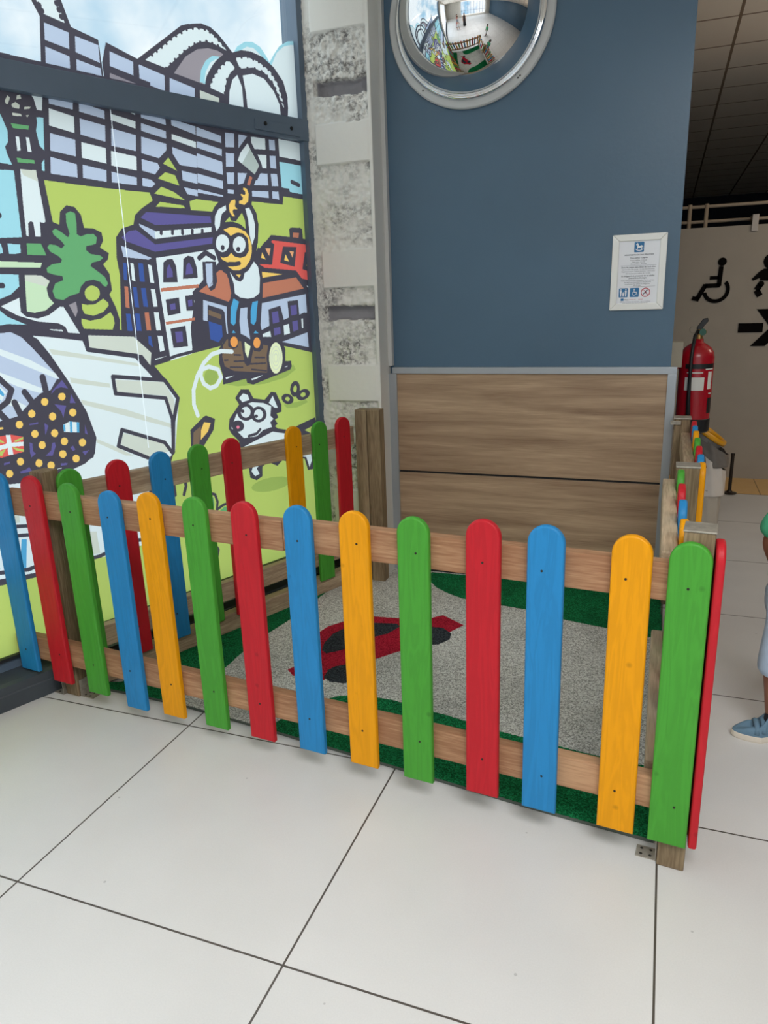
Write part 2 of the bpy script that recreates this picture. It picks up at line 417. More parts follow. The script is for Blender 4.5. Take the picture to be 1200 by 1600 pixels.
('f','L',0,[1316,2248,1367,2250,1361,2192,1312,2188]),
('f','L',0,[1311,2164,1358,2166,1351,2110,1306,2106]),
('f','L',0,[1306,2082,1349,2085,1343,2036,1305,2034]),
('f','L',0,[1304,2010,1339,2010,1337,1994,1302,1993]),
('f','L',0,[1391,2250,1442,2249,1385,2191]),
('f','L',0,[1569,2250,1606,2251,1606,2206,1569,2204]),
('f','L',0,[1568,2179,1605,2182,1604,2126,1568,2125]),
('f','L',0,[1370,2086,1422,2089,1398,2044,1366,2035]),
('f','L',0,[1503,2096,1547,2098,1547,2046,1460,2041,1473,2063,1482,2065]),
('f','L',0,[1567,2100,1607,2102,1609,2048,1570,2045]),
('f','L',0,[1445,2015,1544,2020,1544,1991,1444,1991]),
('f','L',0,[1568,2022,1608,2023,1610,1988,1567,1989]),
('f','W',0,[1463,2249,1547,2251,1545,2203,1479,2199,1462,2226]),
('f','W',0,[1495,2176,1548,2180,1543,2121,1519,2120,1515,2137]),
('f','W',0,[1441,2219,1453,2196,1398,2128,1376,2139,1395,2174]),
('f','A',0,[1453,2196,1500,2129,1469,2088,1398,2128]),
('f','O2',0,[1438,2079,1454,2073,1433,2035,1419,2041]),
('f','Y',0,[1396,2025,1415,2022,1424,2000,1417,1966,1393,1950,1363,1954,1364,1965,1384,1970,1388,1981,1375,1993,1381,1997,1398,1992,1405,1999,1403,2011,1392,2017]),
('f','Y',0,[1340,1970,1343,1961,1337,1940,1352,1927,1330,1928,1322,1919,1325,1907,1334,1897,1318,1896,1304,1914,1303,1942,1317,1962]),
('f','W',0,[1629,2260,1801,2257,1796,2177,1629,2182]),
('f','C',0,[1627,2159,1796,2154,1788,2023,1755,2023,1683,2028,1678,2043,1631,2044]),
('s','K',20,[1700,2075,1743,2064]),
('f','G',0,[1637,2004,1792,1998,1783,1809,1750,1813,1748,1858,1735,1864,1671,1862,1661,1854,1661,1821,1538,1825,1498,1789,1465,1759,1456,1759,1468,1868,1461,1919,1436,1955,1440,1968,1630,1966]),
('f','G',0,[1156,1955,1246,1953,1220,1929,1207,1910,1093,1909,1092,1945,1129,1957]),
('f','G',0,[1301,1893,1308,1877,1335,1874,1360,1900,1375,1914,1389,1881,1390,1843,1361,1863,1318,1873,1274,1869,1267,1864]),
('f','G',0,[1007,2113,1043,2064,978,2086]),
('f','G',0,[984,2053,1031,2045,1047,2005,945,2025]),
('f','G',0,[957,1994,1018,1977,1069,1948,920,1964]),
('f','G',0,[943,1933,1057,1926,1065,1915,920,1913]),
('f','P',0,[871,1889,1195,1889,1197,1862,907,1839,842,1865]),
('f','L',0,[830,1841,904,1815,897,1783,833,1830]),
('f','W',0,[901,1813,1195,1843,1192,1823,899,1783]),
('s','K',14,[933,1819,931,1806]),
('s','K',14,[989,1821,987,1808]),
('s','K',14,[1039,1823,1038,1810]),
('s','K',14,[1091,1825,1089,1812]),
('s','K',14,[1144,1828,1142,1814]),
('f','P',0,[744,1784,780,1810,814,1815,896,1761,1197,1800,1191,1773,892,1731,754,1771]),
('f','L',0,[735,1752,871,1705,857,1698,741,1707]),
('f','W',0,[893,1706,1198,1748,1217,1691,1058,1562,1068,1486,1092,1357,1016,1223,910,1216,894,1568]),
('f','K',0,[1070,1542,1250,1481,1222,1239,1024,1247,1030,1408]),
('f','K',0,[926,1688,946,1701,974,1703,988,1673,988,1605,914,1605]),
('f','P',0,[954,1681,967,1651,966,1628,934,1624,941,1665]),
('f','K',0,[1029,1704,1054,1718,1082,1713,1095,1667,1095,1624,1016,1619]),
('f','P',0,[1057,1691,1071,1663,1070,1642,1032,1637,1042,1678]),
('f','K',0,[917,1533,985,1540,985,1473,919,1464]),
('f','P',0,[935,1512,963,1517,963,1491,936,1488]),
('f','K',0,[1018,1547,1062,1551,1063,1483,1018,1482]),
('f','P',0,[1030,1527,1053,1530,1051,1503,1030,1499]),
('f','O2',0,[899,1581,1096,1596,1095,1581,899,1566]),
('f','O2',0,[904,1438,1059,1451,1055,1439,905,1426]),
('f','K',0,[924,1408,1003,1418,1006,1326,929,1324]),
('f','P',0,[946,1393,984,1394,982,1349,948,1346]),
('f','B',0,[735,1684,750,1683,745,1615,729,1615]),
('f','W',0,[768,1683,783,1682,781,1610,766,1615]),
('f','B',0,[805,1684,827,1682,825,1608,802,1609]),
('f','W',0,[850,1679,866,1674,870,1602,851,1605]),
('f','O2',0,[728,1591,744,1589,739,1502,721,1506]),
('f','B',0,[766,1588,784,1586,784,1503,764,1506]),
('f','B',0,[804,1583,825,1582,827,1504,805,1507]),
('f','W',0,[850,1578,870,1576,873,1505,853,1505]),
('f','B',0,[719,1480,739,1478,740,1408,716,1410]),
('f','B',0,[761,1479,782,1478,783,1406,760,1407]),
('f','O2',0,[807,1482,827,1482,828,1406,806,1407]),
('f','W',0,[852,1482,875,1480,876,1403,853,1405]),
('f','B',0,[811,1383,824,1381,827,1333,808,1349]),
('f','W',0,[856,1381,880,1379,883,1317,859,1312]),
('f','W',0,[831,1283,892,1292,830,1278]),
('f','W',0,[1168,1746,1193,1748,1216,1692,1197,1675,1194,1695,1203,1707,1166,1734]),
('s','K',22,[1113,1709,1150,1733,1194,1711]),
('f','W',0,[1135,1710,1150,1717,1164,1712]),
('f','K',0,[1128,1694,1202,1695,1194,1580,1151,1560,1121,1596]),
('f','L',0,[1144,1686,1181,1687,1172,1592,1149,1580,1140,1604]),
('f','O2',0,[1201,1644,1229,1660,1265,1619,1272,1538,1254,1515,1093,1565,1140,1592,1161,1560,1200,1588]),
('f','G',0,[1466,1847,1662,1855,1662,1818,1542,1823,1505,1791,1465,1782,1442,1742,1457,1790]),
('f','R',0,[1546,1799,1782,1784,1786,1609,1727,1619,1690,1658,1487,1670,1455,1686,1535,1685,1558,1780,1539,1790]),
('f','K',0,[1613,1771,1703,1771,1682,1676,1588,1694]),
('f','K',0,[1757,1747,1789,1754,1786,1652,1734,1665]),
('f','Y',0,[1627,1735,1647,1701,1616,1707]),
('f','Y',0,[1768,1698,1785,1712,1783,1676,1762,1681]),
('f','Y',0,[1478,1741,1497,1708,1469,1716]),
('f','Y',0,[1467,1651,1598,1640,1469,1623]),
('f','o',0,[1653,1751,1683,1749,1671,1721]),
('f','o',0,[1499,1760,1533,1761,1520,1725]),
('f','O2',0,[1685,1839,1726,1839,1720,1815,1683,1817]),
('f','O2',0,[1469,1598,1687,1625,1735,1570,1459,1528]),
('f','L',0,[1445,1503,1746,1542,1747,1449,1725,1450,1693,1440,1690,1514,1619,1509,1620,1429,1586,1419,1569,1489,1491,1473,1489,1395,1438,1376,1429,1428]),
('f','P',0,[1510,1458,1551,1463,1555,1410,1513,1403]),
('f','P',0,[1516,1381,1559,1385,1559,1352,1515,1345]),
('f','P',0,[1635,1487,1677,1490,1677,1443,1638,1438]),
('f','P',0,[1641,1408,1678,1413,1680,1366,1645,1358]),
('f','W',0,[1582,1391,1618,1398,1621,1350,1582,1344]),
('f','W',0,[1705,1419,1716,1421,1715,1373,1706,1371]),
('f','W',0,[1442,1356,1492,1369,1495,1340,1443,1343]),
('f','W',0,[1755,1585,1793,1571,1792,1242,1773,1246,1773,1565]),
('f','L',0,[1564,1311,1742,1349,1745,1272]),
('f','L',0,[1112,1527,1240,1494,1233,1428,1234,1369,1226,1370,1224,1469,1213,1482,1134,1505,1125,1432,1101,1437]),
('f','t',0,[1136,1483,1205,1458,1202,1437,1134,1460]),
('f','B',0,[1130,1432,1202,1409,1201,1359,1175,1333,1131,1350]),
('f','G',0,[823,1254,991,1285,1191,1329,1584,1288,1768,1243,1772,51,1248,45,-40,99,-899,-55,-772,530,18,432,172,456,506,436,674,470,881,878,930,1101,869,1194]),
('s','K',14,[817,1260,941,1289,1190,1323]),
('s','K',14,[1575,1297,1767,1251]),
('f','D',0,[1178,1139,1303,1149,1485,1143,1630,1191,1644,1165,1570,1131,1430,1112,1261,1118]),
('f','D',0,[1546,993,1704,999,1714,985,1633,967,1566,972]),
('f','D',0,[1556,586,1552,575,1536,566,1509,559,1475,555,1437,554,1398,556,1361,562,1330,570,1307,580,1295,591,1293,601,1303,611,1323,619,1351,625,1386,628,1425,627,1464,623,1500,617,1528,608,1548,597]),
('f','D',0,[1152,1175,1149,1165,1143,1155,1134,1148,1124,1143,1112,1142,1101,1144,1091,1149,1083,1157,1078,1166,1076,1177,1078,1188,1082,1198,1089,1206,1099,1212,1110,1216,1121,1215,1132,1212,1141,1206,1147,1197,1151,1186]),
('f','K',0,[1174,1304,1232,1367,1556,1325,1583,1275,1577,1213,1616,1212,1618,1183,1606,1168,1359,1116,1321,1128,1318,1149,1178,1135,1181,1180,1166,1238]),
('f','t',0,[1225,1345,1470,1299,1451,1166,1250,1193,1197,1220,1188,1266,1198,1317]),
('f','K',0,[1305,1347,1391,1327,1350,1214,1329,1209,1316,1225]),
('f','K',0,[1577,1232,1572,1205,1562,1182,1547,1163,1530,1151,1512,1147,1494,1151,1478,1162,1466,1180,1458,1202,1455,1228,1457,1254,1465,1278,1477,1299,1493,1315,1510,1323,1528,1324,1546,1317,1560,1303,1571,1283,1577,1258]),
('f','p2',0,[1560,1230,1556,1208,1548,1187,1537,1171,1525,1160,1511,1156,1498,1159,1487,1169,1478,1184,1473,1204,1471,1226,1473,1249,1479,1270,1488,1289,1500,1302,1513,1310,1526,1311,1538,1305,1549,1293,1556,1275,1560,1254]),
('s','T',3,[1549,1231,1545,1211,1537,1194,1527,1182,1516,1176,1504,1177,1494,1185,1487,1199,1483,1217,1483,1237,1486,1256,1494,1273,1504,1285,1515,1291,1527,1291,1537,1283,1544,1269,1548,1252,1549,1231]),
('s','T',3,[1537,1232,1535,1219,1530,1208,1523,1199,1515,1195,1508,1196,1501,1201,1496,1210,1493,1222,1493,1236,1496,1249,1501,1260,1508,1268,1515,1272,1523,1272,1530,1267,1535,1258,1537,1246,1537,1232]),
('s','T',3,[1528,1233,1526,1226,1523,1219,1520,1215,1515,1212,1511,1213,1507,1216,1505,1221,1503,1227,1503,1235,1504,1242,1507,1249,1511,1253,1515,1255,1519,1255,1523,1252,1526,1247,1528,1241,1528,1233]),
('s','K',8,[1200,1248,1218,1247]),
('s','K',8,[1255,1238,1313,1235]),
('s','K',8,[1229,1213,1302,1206]),
('s','K',8,[1383,1247,1443,1242]),
('s','K',8,[1355,1218,1446,1214]),
('s','K',8,[1357,1191,1447,1175]),
('s','K',8,[1259,1269,1296,1265]),
('f','p2',0,[1327,1327,1361,1302,1338,1246,1325,1278]),
('f','W',0,[1195,1167,1248,1171,1228,1166,1199,1158]),
('f','W',0,[1347,1145,1424,1157,1382,1143,1354,1138]),
('f','W',0,[1569,1184,1589,1189,1589,1184]),
('s','W',20,[1246,1285,1186,1292,1130,1281,1081,1245,1039,1190,1010,1127,1004,1061,1019,1008]),
('s','W',20,[1057,1188,1065,1215,1106,1226,1158,1208,1170,1170,1140,1134,1103,1126,1070,1150,1057,1188]),
('f','K',0,[970,946,1052,999,1065,1001,1113,979,1098,927,1035,860,964,864]),
('f','t',0,[986,933,1029,956,1008,864,976,870]),
('f','Y',0,[1049,972,1086,963,1065,924,1021,891,1028,937]),
('f','K',0,[1664,1059,1660,1047,1654,1037,1645,1029,1635,1025,1624,1024,1614,1027,1606,1033,1600,1042,1596,1053,1595,1065,1598,1077,1603,1088,1611,1097,1620,1103,1631,1106,1641,1105,1650,1101,1658,1093,1663,1083,1665,1071]),
('f','G',0,[1642,1063,1640,1058,1638,1053,1635,1049,1631,1047,1627,1047,1624,1048,1621,1050,1619,1054,1618,1059,1618,1064,1619,1070,1621,1075,1624,1079,1627,1082,1631,1083,1635,1083,1638,1081,1641,1078,1642,1074,1643,1068]),
('f','K',0,[1611,1001,1605,995,1595,992,1584,991,1572,992,1560,996,1550,1002,1541,1010,1536,1018,1534,1026,1535,1034,1540,1040,1548,1044,1558,1047,1569,1046,1581,1044,1593,1039,1603,1032,1610,1024,1614,1016,1615,1008]),
('f','G',0,[1587,1012,1585,1010,1581,1008,1577,1008,1572,1008,1568,1010,1564,1012,1561,1015,1559,1018,1559,1021,1559,1024,1561,1027,1565,1029,1569,1030,1573,1030,1577,1029,1582,1027,1585,1025,1588,1022,1589,1019,1589,1015]),
('f','K',0,[1730,1041,1733,1033,1731,1025,1725,1016,1715,1009,1702,1004,1688,1001,1673,1000,1660,1002,1648,1006,1640,1013,1636,1020,1636,1029,1640,1037,1648,1045,1659,1051,1672,1055,1687,1057,1701,1057,1714,1054,1724,1048]),
('f','G',0,[1701,1033,1702,1030,1702,1027,1699,1023,1696,1020,1691,1018,1686,1017,1680,1017,1675,1018,1671,1020,1667,1023,1665,1026,1665,1029,1667,1033,1669,1036,1674,1038,1679,1040,1684,1041,1689,1040,1694,1039,1698,1036]),
('f','K',0,[1148,1576,1219,1672,1211,1731,1203,1789,1253,1830,1333,1861,1410,1837,1433,1797,1449,1732,1455,1682,1466,1623,1456,1522,1429,1376,1443,1340,1438,1288,1413,1272,1380,1279,1366,1310,1320,1348,1292,1341,1283,1303,1255,1296,1227,1311,1235,1378,1242,1485,1266,1534,1277,1591,1258,1648,1218,1660]),
('f','O2',0,[1218,1658,1257,1640,1273,1554,1251,1518,1144,1549,1146,1560,1183,1576,1199,1608,1198,1644]),
('f','Y',0,[1265,1831,1351,1834,1383,1835,1405,1812,1418,1776,1415,1739,1399,1702,1371,1673,1332,1658,1295,1658,1266,1674,1313,1675,1340,1681,1346,1691,1337,1699,1310,1695,1263,1694,1238,1704,1230,1717,1244,1712,1273,1718,1293,1735,1310,1719,1344,1713,1377,1722,1398,1747,1399,1776,1396,1804,1371,1823,1340,1826,1316,1819,1296,1810,1287,1820]),
('f','Y',0,[1260,1835,1299,1848,1343,1847,1375,1836,1358,1829,1329,1823,1300,1810,1286,1826]),
('f','W',0,[1286,1777,1283,1765,1277,1755,1268,1746,1258,1740,1246,1737,1235,1738,1225,1742,1217,1749,1212,1758,1210,1769,1212,1780,1216,1791,1223,1801,1233,1809,1244,1813,1255,1814,1266,1812,1275,1807,1282,1799,1286,1788]),
('f','K',0,[1258,1756,1257,1753,1255,1750,1253,1747,1250,1745,1246,1744,1243,1744,1240,1746,1238,1748,1236,1751,1235,1754,1236,1758,1237,1761,1239,1764,1242,1766,1246,1768,1249,1768,1252,1767,1255,1766,1257,1763,1258,1760]),
('f','W',0,[1381,1773,1378,1762,1372,1752,1364,1743,1353,1738,1342,1735,1331,1736,1321,1739,1314,1746,1308,1755,1306,1765,1308,1776,1312,1787,1319,1796,1329,1803,1339,1808,1350,1809,1361,1807,1370,1802,1377,1794,1381,1784]),
('f','K',0,[1347,1752,1346,1749,1344,1745,1342,1743,1339,1741,1335,1740,1332,1741,1329,1742,1326,1744,1324,1746,1324,1750,1324,1753,1326,1756,1328,1759,1331,1761,1334,1763,1338,1763,1341,1762,1344,1761,1346,1758,1347,1755]),
('f','W',0,[1414,1857,1448,1858,1446,1822,1440,1805,1431,1785,1423,1805,1410,1824]),
('f','K',0,[1286,1954,1257,1952,1215,1913,1200,1871,1199,1818,1242,1820,1287,1888]),
('f','W',0,[1285,1941,1285,1921,1259,1903,1248,1874,1242,1849,1221,1827,1214,1856,1221,1893,1243,1922]),
('f','K',0,[1380,1931,1428,1955,1458,1918,1469,1868,1456,1781,1419,1762,1407,1818,1397,1881]),
('f','W',0,[1397,1934,1420,1939,1437,1909,1447,1867,1441,1811,1420,1773,1410,1818,1409,1882]),
('f','W',0,[1423,1698,1446,1674,1452,1623,1442,1552,1406,1531,1367,1527,1324,1533,1294,1552,1293,1595,1276,1648,1306,1613,1332,1605,1352,1619,1360,1644,1386,1657]),
('f','Y',0,[1309,1638,1338,1638,1328,1624]),
('f','S',0,[1284,1530,1314,1514,1293,1467,1284,1417,1270,1405,1253,1419,1263,1489]),
('f','S',0,[1395,1510,1429,1516,1416,1463,1408,1420,1392,1402,1374,1413,1380,1473]),
('f','L',0,[1319,1484,1362,1487,1355,1440,1358,1388,1363,1336,1332,1355,1308,1365,1307,1425]),
('f','S',0,[1255,1372,1267,1384,1279,1371]),
('f','S',0,[1386,1363,1398,1376,1417,1362]),
('f','O',0,[1287,1328,1285,1321,1281,1315,1276,1310,1270,1306,1263,1305,1256,1306,1251,1309,1246,1314,1243,1320,1242,1327,1242,1335,1245,1342,1250,1347,1255,1351,1262,1354,1268,1354,1275,1352,1280,1348,1284,1342,1286,1336]),
('f','O',0,[1423,1315,1421,1308,1418,1301,1413,1295,1407,1292,1401,1291,1394,1292,1389,1295,1384,1300,1381,1307,1380,1314,1381,1322,1384,1329,1388,1335,1393,1340,1400,1342,1406,1343,1412,1340,1417,1336,1421,1330,1423,1323]),
('f','K',0,[1241,1063,1279,1101,1327,1096,1352,1049,1422,1033,1468,1068,1499,1061,1530,995,1527,958,1494,954,1503,932,1480,923,1496,900,1477,890,1492,876,1567,856,1683,882,1760,897,1769,861,1679,839,1747,802,1740,643,1719,615,1684,617,1666,683,1632,698,1535,694,1508,703,1473,680,1412,712,1373,694,1368,645,1330,631,1291,652,1286,703,1306,749,1280,745,1256,704,1231,705,1241,849,1198,896,1186,921,1196,967,1261,1029]),
('f','W',0,[1202,919,1236,977,1269,1016,1340,1031,1411,1018,1461,996,1451,948,1470,929,1447,915,1456,889,1397,882,1353,856,1272,860,1237,898]),
('f','W',0,[1264,1060,1291,1080,1319,1069,1327,1044,1282,1038]),
('f','W',0,[1447,1014,1476,1047,1504,982,1483,985]),
('f','K',0,[1351,979,1348,967,1339,956,1327,948,1313,944,1297,943,1282,947,1268,953,1256,963,1249,974,1245,987,1247,999,1253,1011,1262,1020,1275,1026,1290,1029,1306,1028,1321,1023,1334,1015,1344,1004,1350,992]),
('f','K',0,[1427,958,1424,946,1416,936,1405,929,1391,925,1376,924,1361,927,1348,933,1337,943,1329,953,1326,965,1327,977,1333,988,1342,996,1355,1002,1369,1005,1384,1004,1399,999,1411,992,1421,981,1426,970]),
('f','W',0,[1327,982,1325,975,1321,968,1314,963,1306,960,1297,959,1288,961,1281,965,1274,971,1270,978,1268,986,1269,994,1273,1001,1278,1007,1286,1011,1294,1013,1303,1013,1311,1010,1318,1005,1324,998,1327,990]),
('f','W',0,[1405,961,1403,953,1398,947,1392,942,1384,939,1376,939,1367,940,1360,944,1354,950,1350,957,1348,965,1349,972,1352,979,1357,985,1364,988,1373,990,1381,990,1389,987,1396,982,1401,976,1404,968]),
('f','K',0,[1289,992,1289,990,1287,988,1285,986,1282,985,1279,985,1275,986,1273,987,1270,989,1269,991,1268,994,1268,996,1270,999,1272,1000,1274,1002,1277,1002,1280,1002,1284,1001,1286,999,1288,997,1289,995]),
('f','K',0,[1371,956,1371,954,1369,952,1366,950,1363,949,1360,949,1357,950,1354,951,1352,953,1350,955,1349,958,1349,961,1351,963,1353,965,1355,966,1359,967,1362,966,1365,965,1368,964,1370,962,1371,959]),
('f','K',0,[1280,919,1277,911,1272,904,1263,899,1253,897,1243,896,1232,899,1222,903,1214,910,1209,918,1207,926,1207,934,1211,942,1218,948,1227,952,1238,953,1249,952,1259,949,1268,944,1275,936,1279,928]),
('f','k',0,[1252,918,1251,916,1250,914,1248,912,1245,912,1242,911,1239,912,1237,913,1235,915,1233,917,1233,920,1233,922,1234,924,1236,926,1238,927,1241,927,1244,927,1247,926,1249,925,1251,923,1252,920]),
('s','K',14,[1303,865,1354,870,1379,888]),
('f','W',0,[1257,814,1458,864,1543,841,1709,773,1717,665,1697,631,1678,690,1621,709,1531,709,1500,730,1444,715,1415,746,1460,771,1336,693,1351,661,1322,654,1302,683,1331,744,1386,776,1263,773,1248,722,1236,737]),
('f','W',0,[309,1415,512,1381,526,1336,735,1294,808,1205,863,1193,929,1100,878,864,775,778,731,757,676,469,492,446,-769,578,-679,995,414,877,488,904,507,983,477,1107,428,1230,374,1335,334,1398]),
('f','W',0,[-769,578,41,565,507,441,672,470,731,757,97,887,-700,899]),
('f','T',0,[371,1359,511,1327,740,1273,753,1258,548,1302,380,1337]),
('f','T',0,[437,1241,603,1199,604,1182,440,1219]),
('f','T',0,[469,1148,660,1083,869,991,871,972,656,1056,473,1128]),
('f','T',0,[510,979,600,926,669,878,632,885,511,962]),
('f','T',0,[539,1402,741,1384,816,1311,804,1257,771,1305,738,1310,538,1351]),
('f','T',0,[634,1212,861,1179,904,1095,890,1024,861,1118,631,1162]),
('f','T',0,[635,983,826,913,853,868,736,852,617,937]),
('s','K',19,[313,1422,524,1394,530,1345,744,1303,824,1204,866,1187,923,1100,886,996,867,858]),
('s','K',17,[527,1411,749,1392,827,1311,810,1247]),
('s','K',17,[866,1187,622,1227,624,1155,860,1108,882,1011,872,887]),
('s','K',17,[864,855,829,911,631,998,605,932,737,856]),
('s','K',16,[632,725,673,737,739,754]),
('s','K',16,[500,768,524,742]),
('f','L',0,[-576,1467,190,1427,237,1430,275,1408,325,1344,397,1239,352,1200,220,1116,134,1103,-631,1213]),
('f','W',0,[-567,1507,181,1375,291,1323,387,1259,401,1242,378,1244,286,1293,177,1352,-573,1480]),
('f','W',0,[-579,1453,166,1289,248,1248,322,1209,312,1192,232,1225,162,1265,-585,1426]),
('f','W',0,[185,1194,250,1149,229,1133,169,1172]),
('f','K',0,[-658,1090,129,1074,169,1098,214,1117,264,1160,312,1192,352,1200,384,1240,403,1238,424,1204,473,1081,493,985,483,919,416,890,216,876,96,881,-689,947]),
('s','K',24,[-574,1476,193,1444,251,1444,300,1415,355,1336,420,1218,475,1094,500,984,485,925,444,895,345,870,214,863,95,875,-692,932]),
('f','P',0,[404,1234,423,1198,396,1207,373,1202,352,1183,358,1196]),
('f','P',0,[432,1174,445,1137,421,1140]),
('f','P',0,[358,1143,405,1131,393,1105,386,1084,381,1111]),
('f','P',0,[307,1075,321,1061,303,1025]),
('f','P',0,[237,1007,247,1002,245,971,254,960,234,947,233,970]),
('f','P',0,[325,992,336,991,337,976,318,940,291,945,316,962]),
('f','P',0,[395,960,407,967,415,949,404,944]),
('f','P',0,[443,935,473,937,452,918]),
('f','P',0,[183,901,206,904,220,912,228,892,183,892]),
('f','P',0,[471,1042,477,1002,465,1009]),
('f','P',0,[128,944,152,946,151,939,129,936]),
('f','P',0,[248,1080,283,1081,282,1074,248,1074]),
('f','P',0,[346,903,374,900,371,893,346,892]),
('f','Y',0,[408,1167,406,1163,404,1159,400,1156,396,1154,392,1154,387,1155,384,1157,381,1160,379,1164,378,1168,379,1173,381,1177,384,1181,388,1183,392,1184,397,1184,401,1183,404,1180,407,1176,408,1172]),
('f','Y',0,[336,1155,334,1151,332,1147,329,1144,325,1142,320,1142,316,1143,312,1145,310,1148,308,1152,307,1157,308,1161,310,1165,313,1169,317,1171,321,1172,325,1172,329,1170,332,1168,335,1164,336,1160]),
('f','Y',0,[278,1115,277,1111,274,1107,271,1104,267,1103,263,1102,259,1103,255,1105,252,1108,251,1112,250,1117,251,1121,253,1125,256,1129,260,1131,264,1132,268,1132,272,1130,275,1128,277,1124,278,1120]),
('f','Y',0,[358,1094,356,1089,354,1085,350,1082,346,1081,342,1080,338,1081,334,1083,331,1087,329,1091,329,1095,330,1100,331,1104,334,1107,338,1110,342,1111,347,1111,351,1109,354,1106,357,1103,358,1098]),
('f','Y',0,[442,1099,441,1094,438,1090,435,1087,431,1085,426,1085,422,1086,418,1088,415,1092,413,1096,412,1100,413,1105,415,1109,418,1113,422,1115,427,1116,431,1116,435,1114,439,1112,441,1108,443,1103]),
('f','Y',0,[224,1080,223,1076,220,1072,217,1069,213,1068,209,1067,205,1068,202,1070,199,1074,197,1078,197,1082,198,1086,199,1090,202,1094,206,1096,210,1097,214,1097,218,1095,221,1093,223,1089,224,1085]),
('f','Y',0,[277,1035,276,1031,273,1027,270,1024,266,1023,262,1022,258,1023,254,1026,252,1029,250,1033,249,1037,250,1042,252,1046,255,1049,259,1052,263,1053,267,1052,271,1051,274,1048,276,1044,277,1040]),
('f','Y',0,[355,1026,354,1022,351,1018,348,1015,344,1013,340,1013,335,1014,332,1016,329,1020,327,1024,326,1028,327,1033,329,1037,332,1040,336,1043,340,1044,344,1044,348,1042,352,1039,354,1035,355,1031]),
('f','Y',0,[298,987,297,982,294,979,291,976,287,974,283,974,279,975,275,977,272,980,270,985,270,989,271,994,273,998,276,1001,279,1004,283,1005,288,1004,292,1003,295,1000,297,996,298,991]),
('f','Y',0,[389,987,388,983,385,979,382,976,378,974,373,974,369,975,365,977,362,981,360,985,360,990,361,994,363,999,366,1002,369,1004,374,1005,378,1005,382,1003,386,1000,388,997,390,992]),
('f','Y',0,[464,970,463,966,460,962,457,959,452,957,448,957,443,958,439,960,436,964,434,968,434,973,434,978,436,982,439,986,443,988,448,989,453,989,457,987,460,984,463,980,464,975]),
('f','Y',0,[375,936,374,932,371,928,367,925,363,923,359,923,355,924,351,927,348,930,346,935,345,939,346,944,348,948,351,952,355,954,359,955,364,954,368,953,371,950,374,946,375,941]),
('f','Y',0,[427,909,426,904,423,900,420,897,415,896,411,895,406,897,402,899,399,903,398,907,397,912,398,917,400,921,403,924,407,927,411,928,416,927,420,925,424,922,426,918,427,914]),
('f','Y',0,[204,937,203,932,200,929,197,926,193,924,189,924,185,925,182,927,179,931,178,935,177,939,178,944,180,948,183,951,186,953,190,954,194,954,198,952,201,949,203,946,204,941]),
('f','Y',0,[274,917,273,913,270,909,267,906,263,905,259,904,255,906,251,908,248,911,246,916,246,920,247,925,249,929,252,932,255,935,259,936,264,935,268,933,271,930,273,927,274,922]),
('f','Y',0,[320,899,319,895,316,891,313,888,309,887,304,886,300,888,296,890,294,894,292,898,291,903,292,907,294,911,297,915,301,917,305,918,309,917,313,916,317,913,319,909,320,904]),
('f','Y',0,[156,897,155,893,152,889,149,886,145,885,141,884,137,886,134,888,131,891,130,895,129,900,130,904,132,908,135,912,138,914,142,915,146,914,150,913,153,910,155,906,156,902]),
('f','W',0,[380,1056,408,1066,448,1057,442,1016,379,1028]),
('f','S',0,[380,1056,389,1057,386,1028,379,1031]),
('f','S',0,[409,1066,419,1065,414,1020,404,1022]),
('f','S',0,[437,1060,448,1056,442,1016,432,1017]),
('f','R',0,[60,1048,125,1048,175,1048,217,1033,210,975,162,971,124,966,112,973,49,988]),
('f','G',0,[177,1022,217,1033,216,1025,187,1017]),
('f','G',0,[170,1000,211,984,209,975,181,986]),
('f','G',0,[124,1045,146,1020,121,1028]),
('f','G',0,[114,987,146,999,128,974,122,973]),
('f','W',0,[154,1050,171,1048,169,971,151,972]),
('f','W',0,[53,1011,118,1012,160,1018,215,1014,212,998,167,1002,115,995,50,995]),
('f','W',0,[116,1277,158,1242,184,1209,165,1184,146,1172,95,1159]),
('f','S',0,[157,1237,176,1203,170,1194,137,1231]),
('f','S',0,[134,1215,158,1181,150,1174,130,1195]),
('s','K',22,[117,1283,163,1267,204,1217,183,1175,142,1149,92,1139]),
('s','K',24,[329,1253,334,1185]),
('s','K',24,[251,1203,276,1156]),
('s','K',24,[207,1168,221,1121]),
('s','K',24,[136,1150,170,1100]),
('f','W',0,[125,1127,145,1109,122,1109]),
('f','Y',0,[117,1082,147,1082,151,1075,116,1072]),
('s','K',15,[-331,755,62,685,120,690,206,673,298,659,453,637]),
('s','K',15,[-338,723,91,657,230,631,315,645]),
('f','S',0,[143,632,163,627,141,507,117,511]),
('f','S',0,[269,631,279,628,267,579]),
('f','S',0,[295,624,303,615,300,533,271,531]),
('f','S',0,[45,652,43,578,44,533,25,536]),
('f','T',0,[419,592,452,583,454,485,423,487]),
('f','T',0,[129,742,151,737,148,700,125,700]),
('s','K',17,[-371,552,33,521,147,501,294,518]),
('s','K',17,[-382,498,26,477,161,470,294,472,456,472,590,504,694,483]),
('f','G',0,[-384,487,24,468,159,461,292,463,455,463,511,462,504,414,14,409]),
('s','K',16,[851,657,851,710,884,749,909,737,914,689,898,650]),
('s','K',14,[891,801,884,749]),
('f','g',0,[1034,620,1058,601,1060,562,1046,523,1027,529]),
('f','g',0,[1073,518,1119,540,1142,530,1129,496]),
('s','K',14,[1035,630,1070,612,1080,573,1071,535,1111,550,1150,553]),
('s','K',14,[1041,361,1058,330,1048,300,1023,294]),
('s','K',14,[1022,522,1133,495]),
('s','Z',3.5,[764,2272,746,901])]
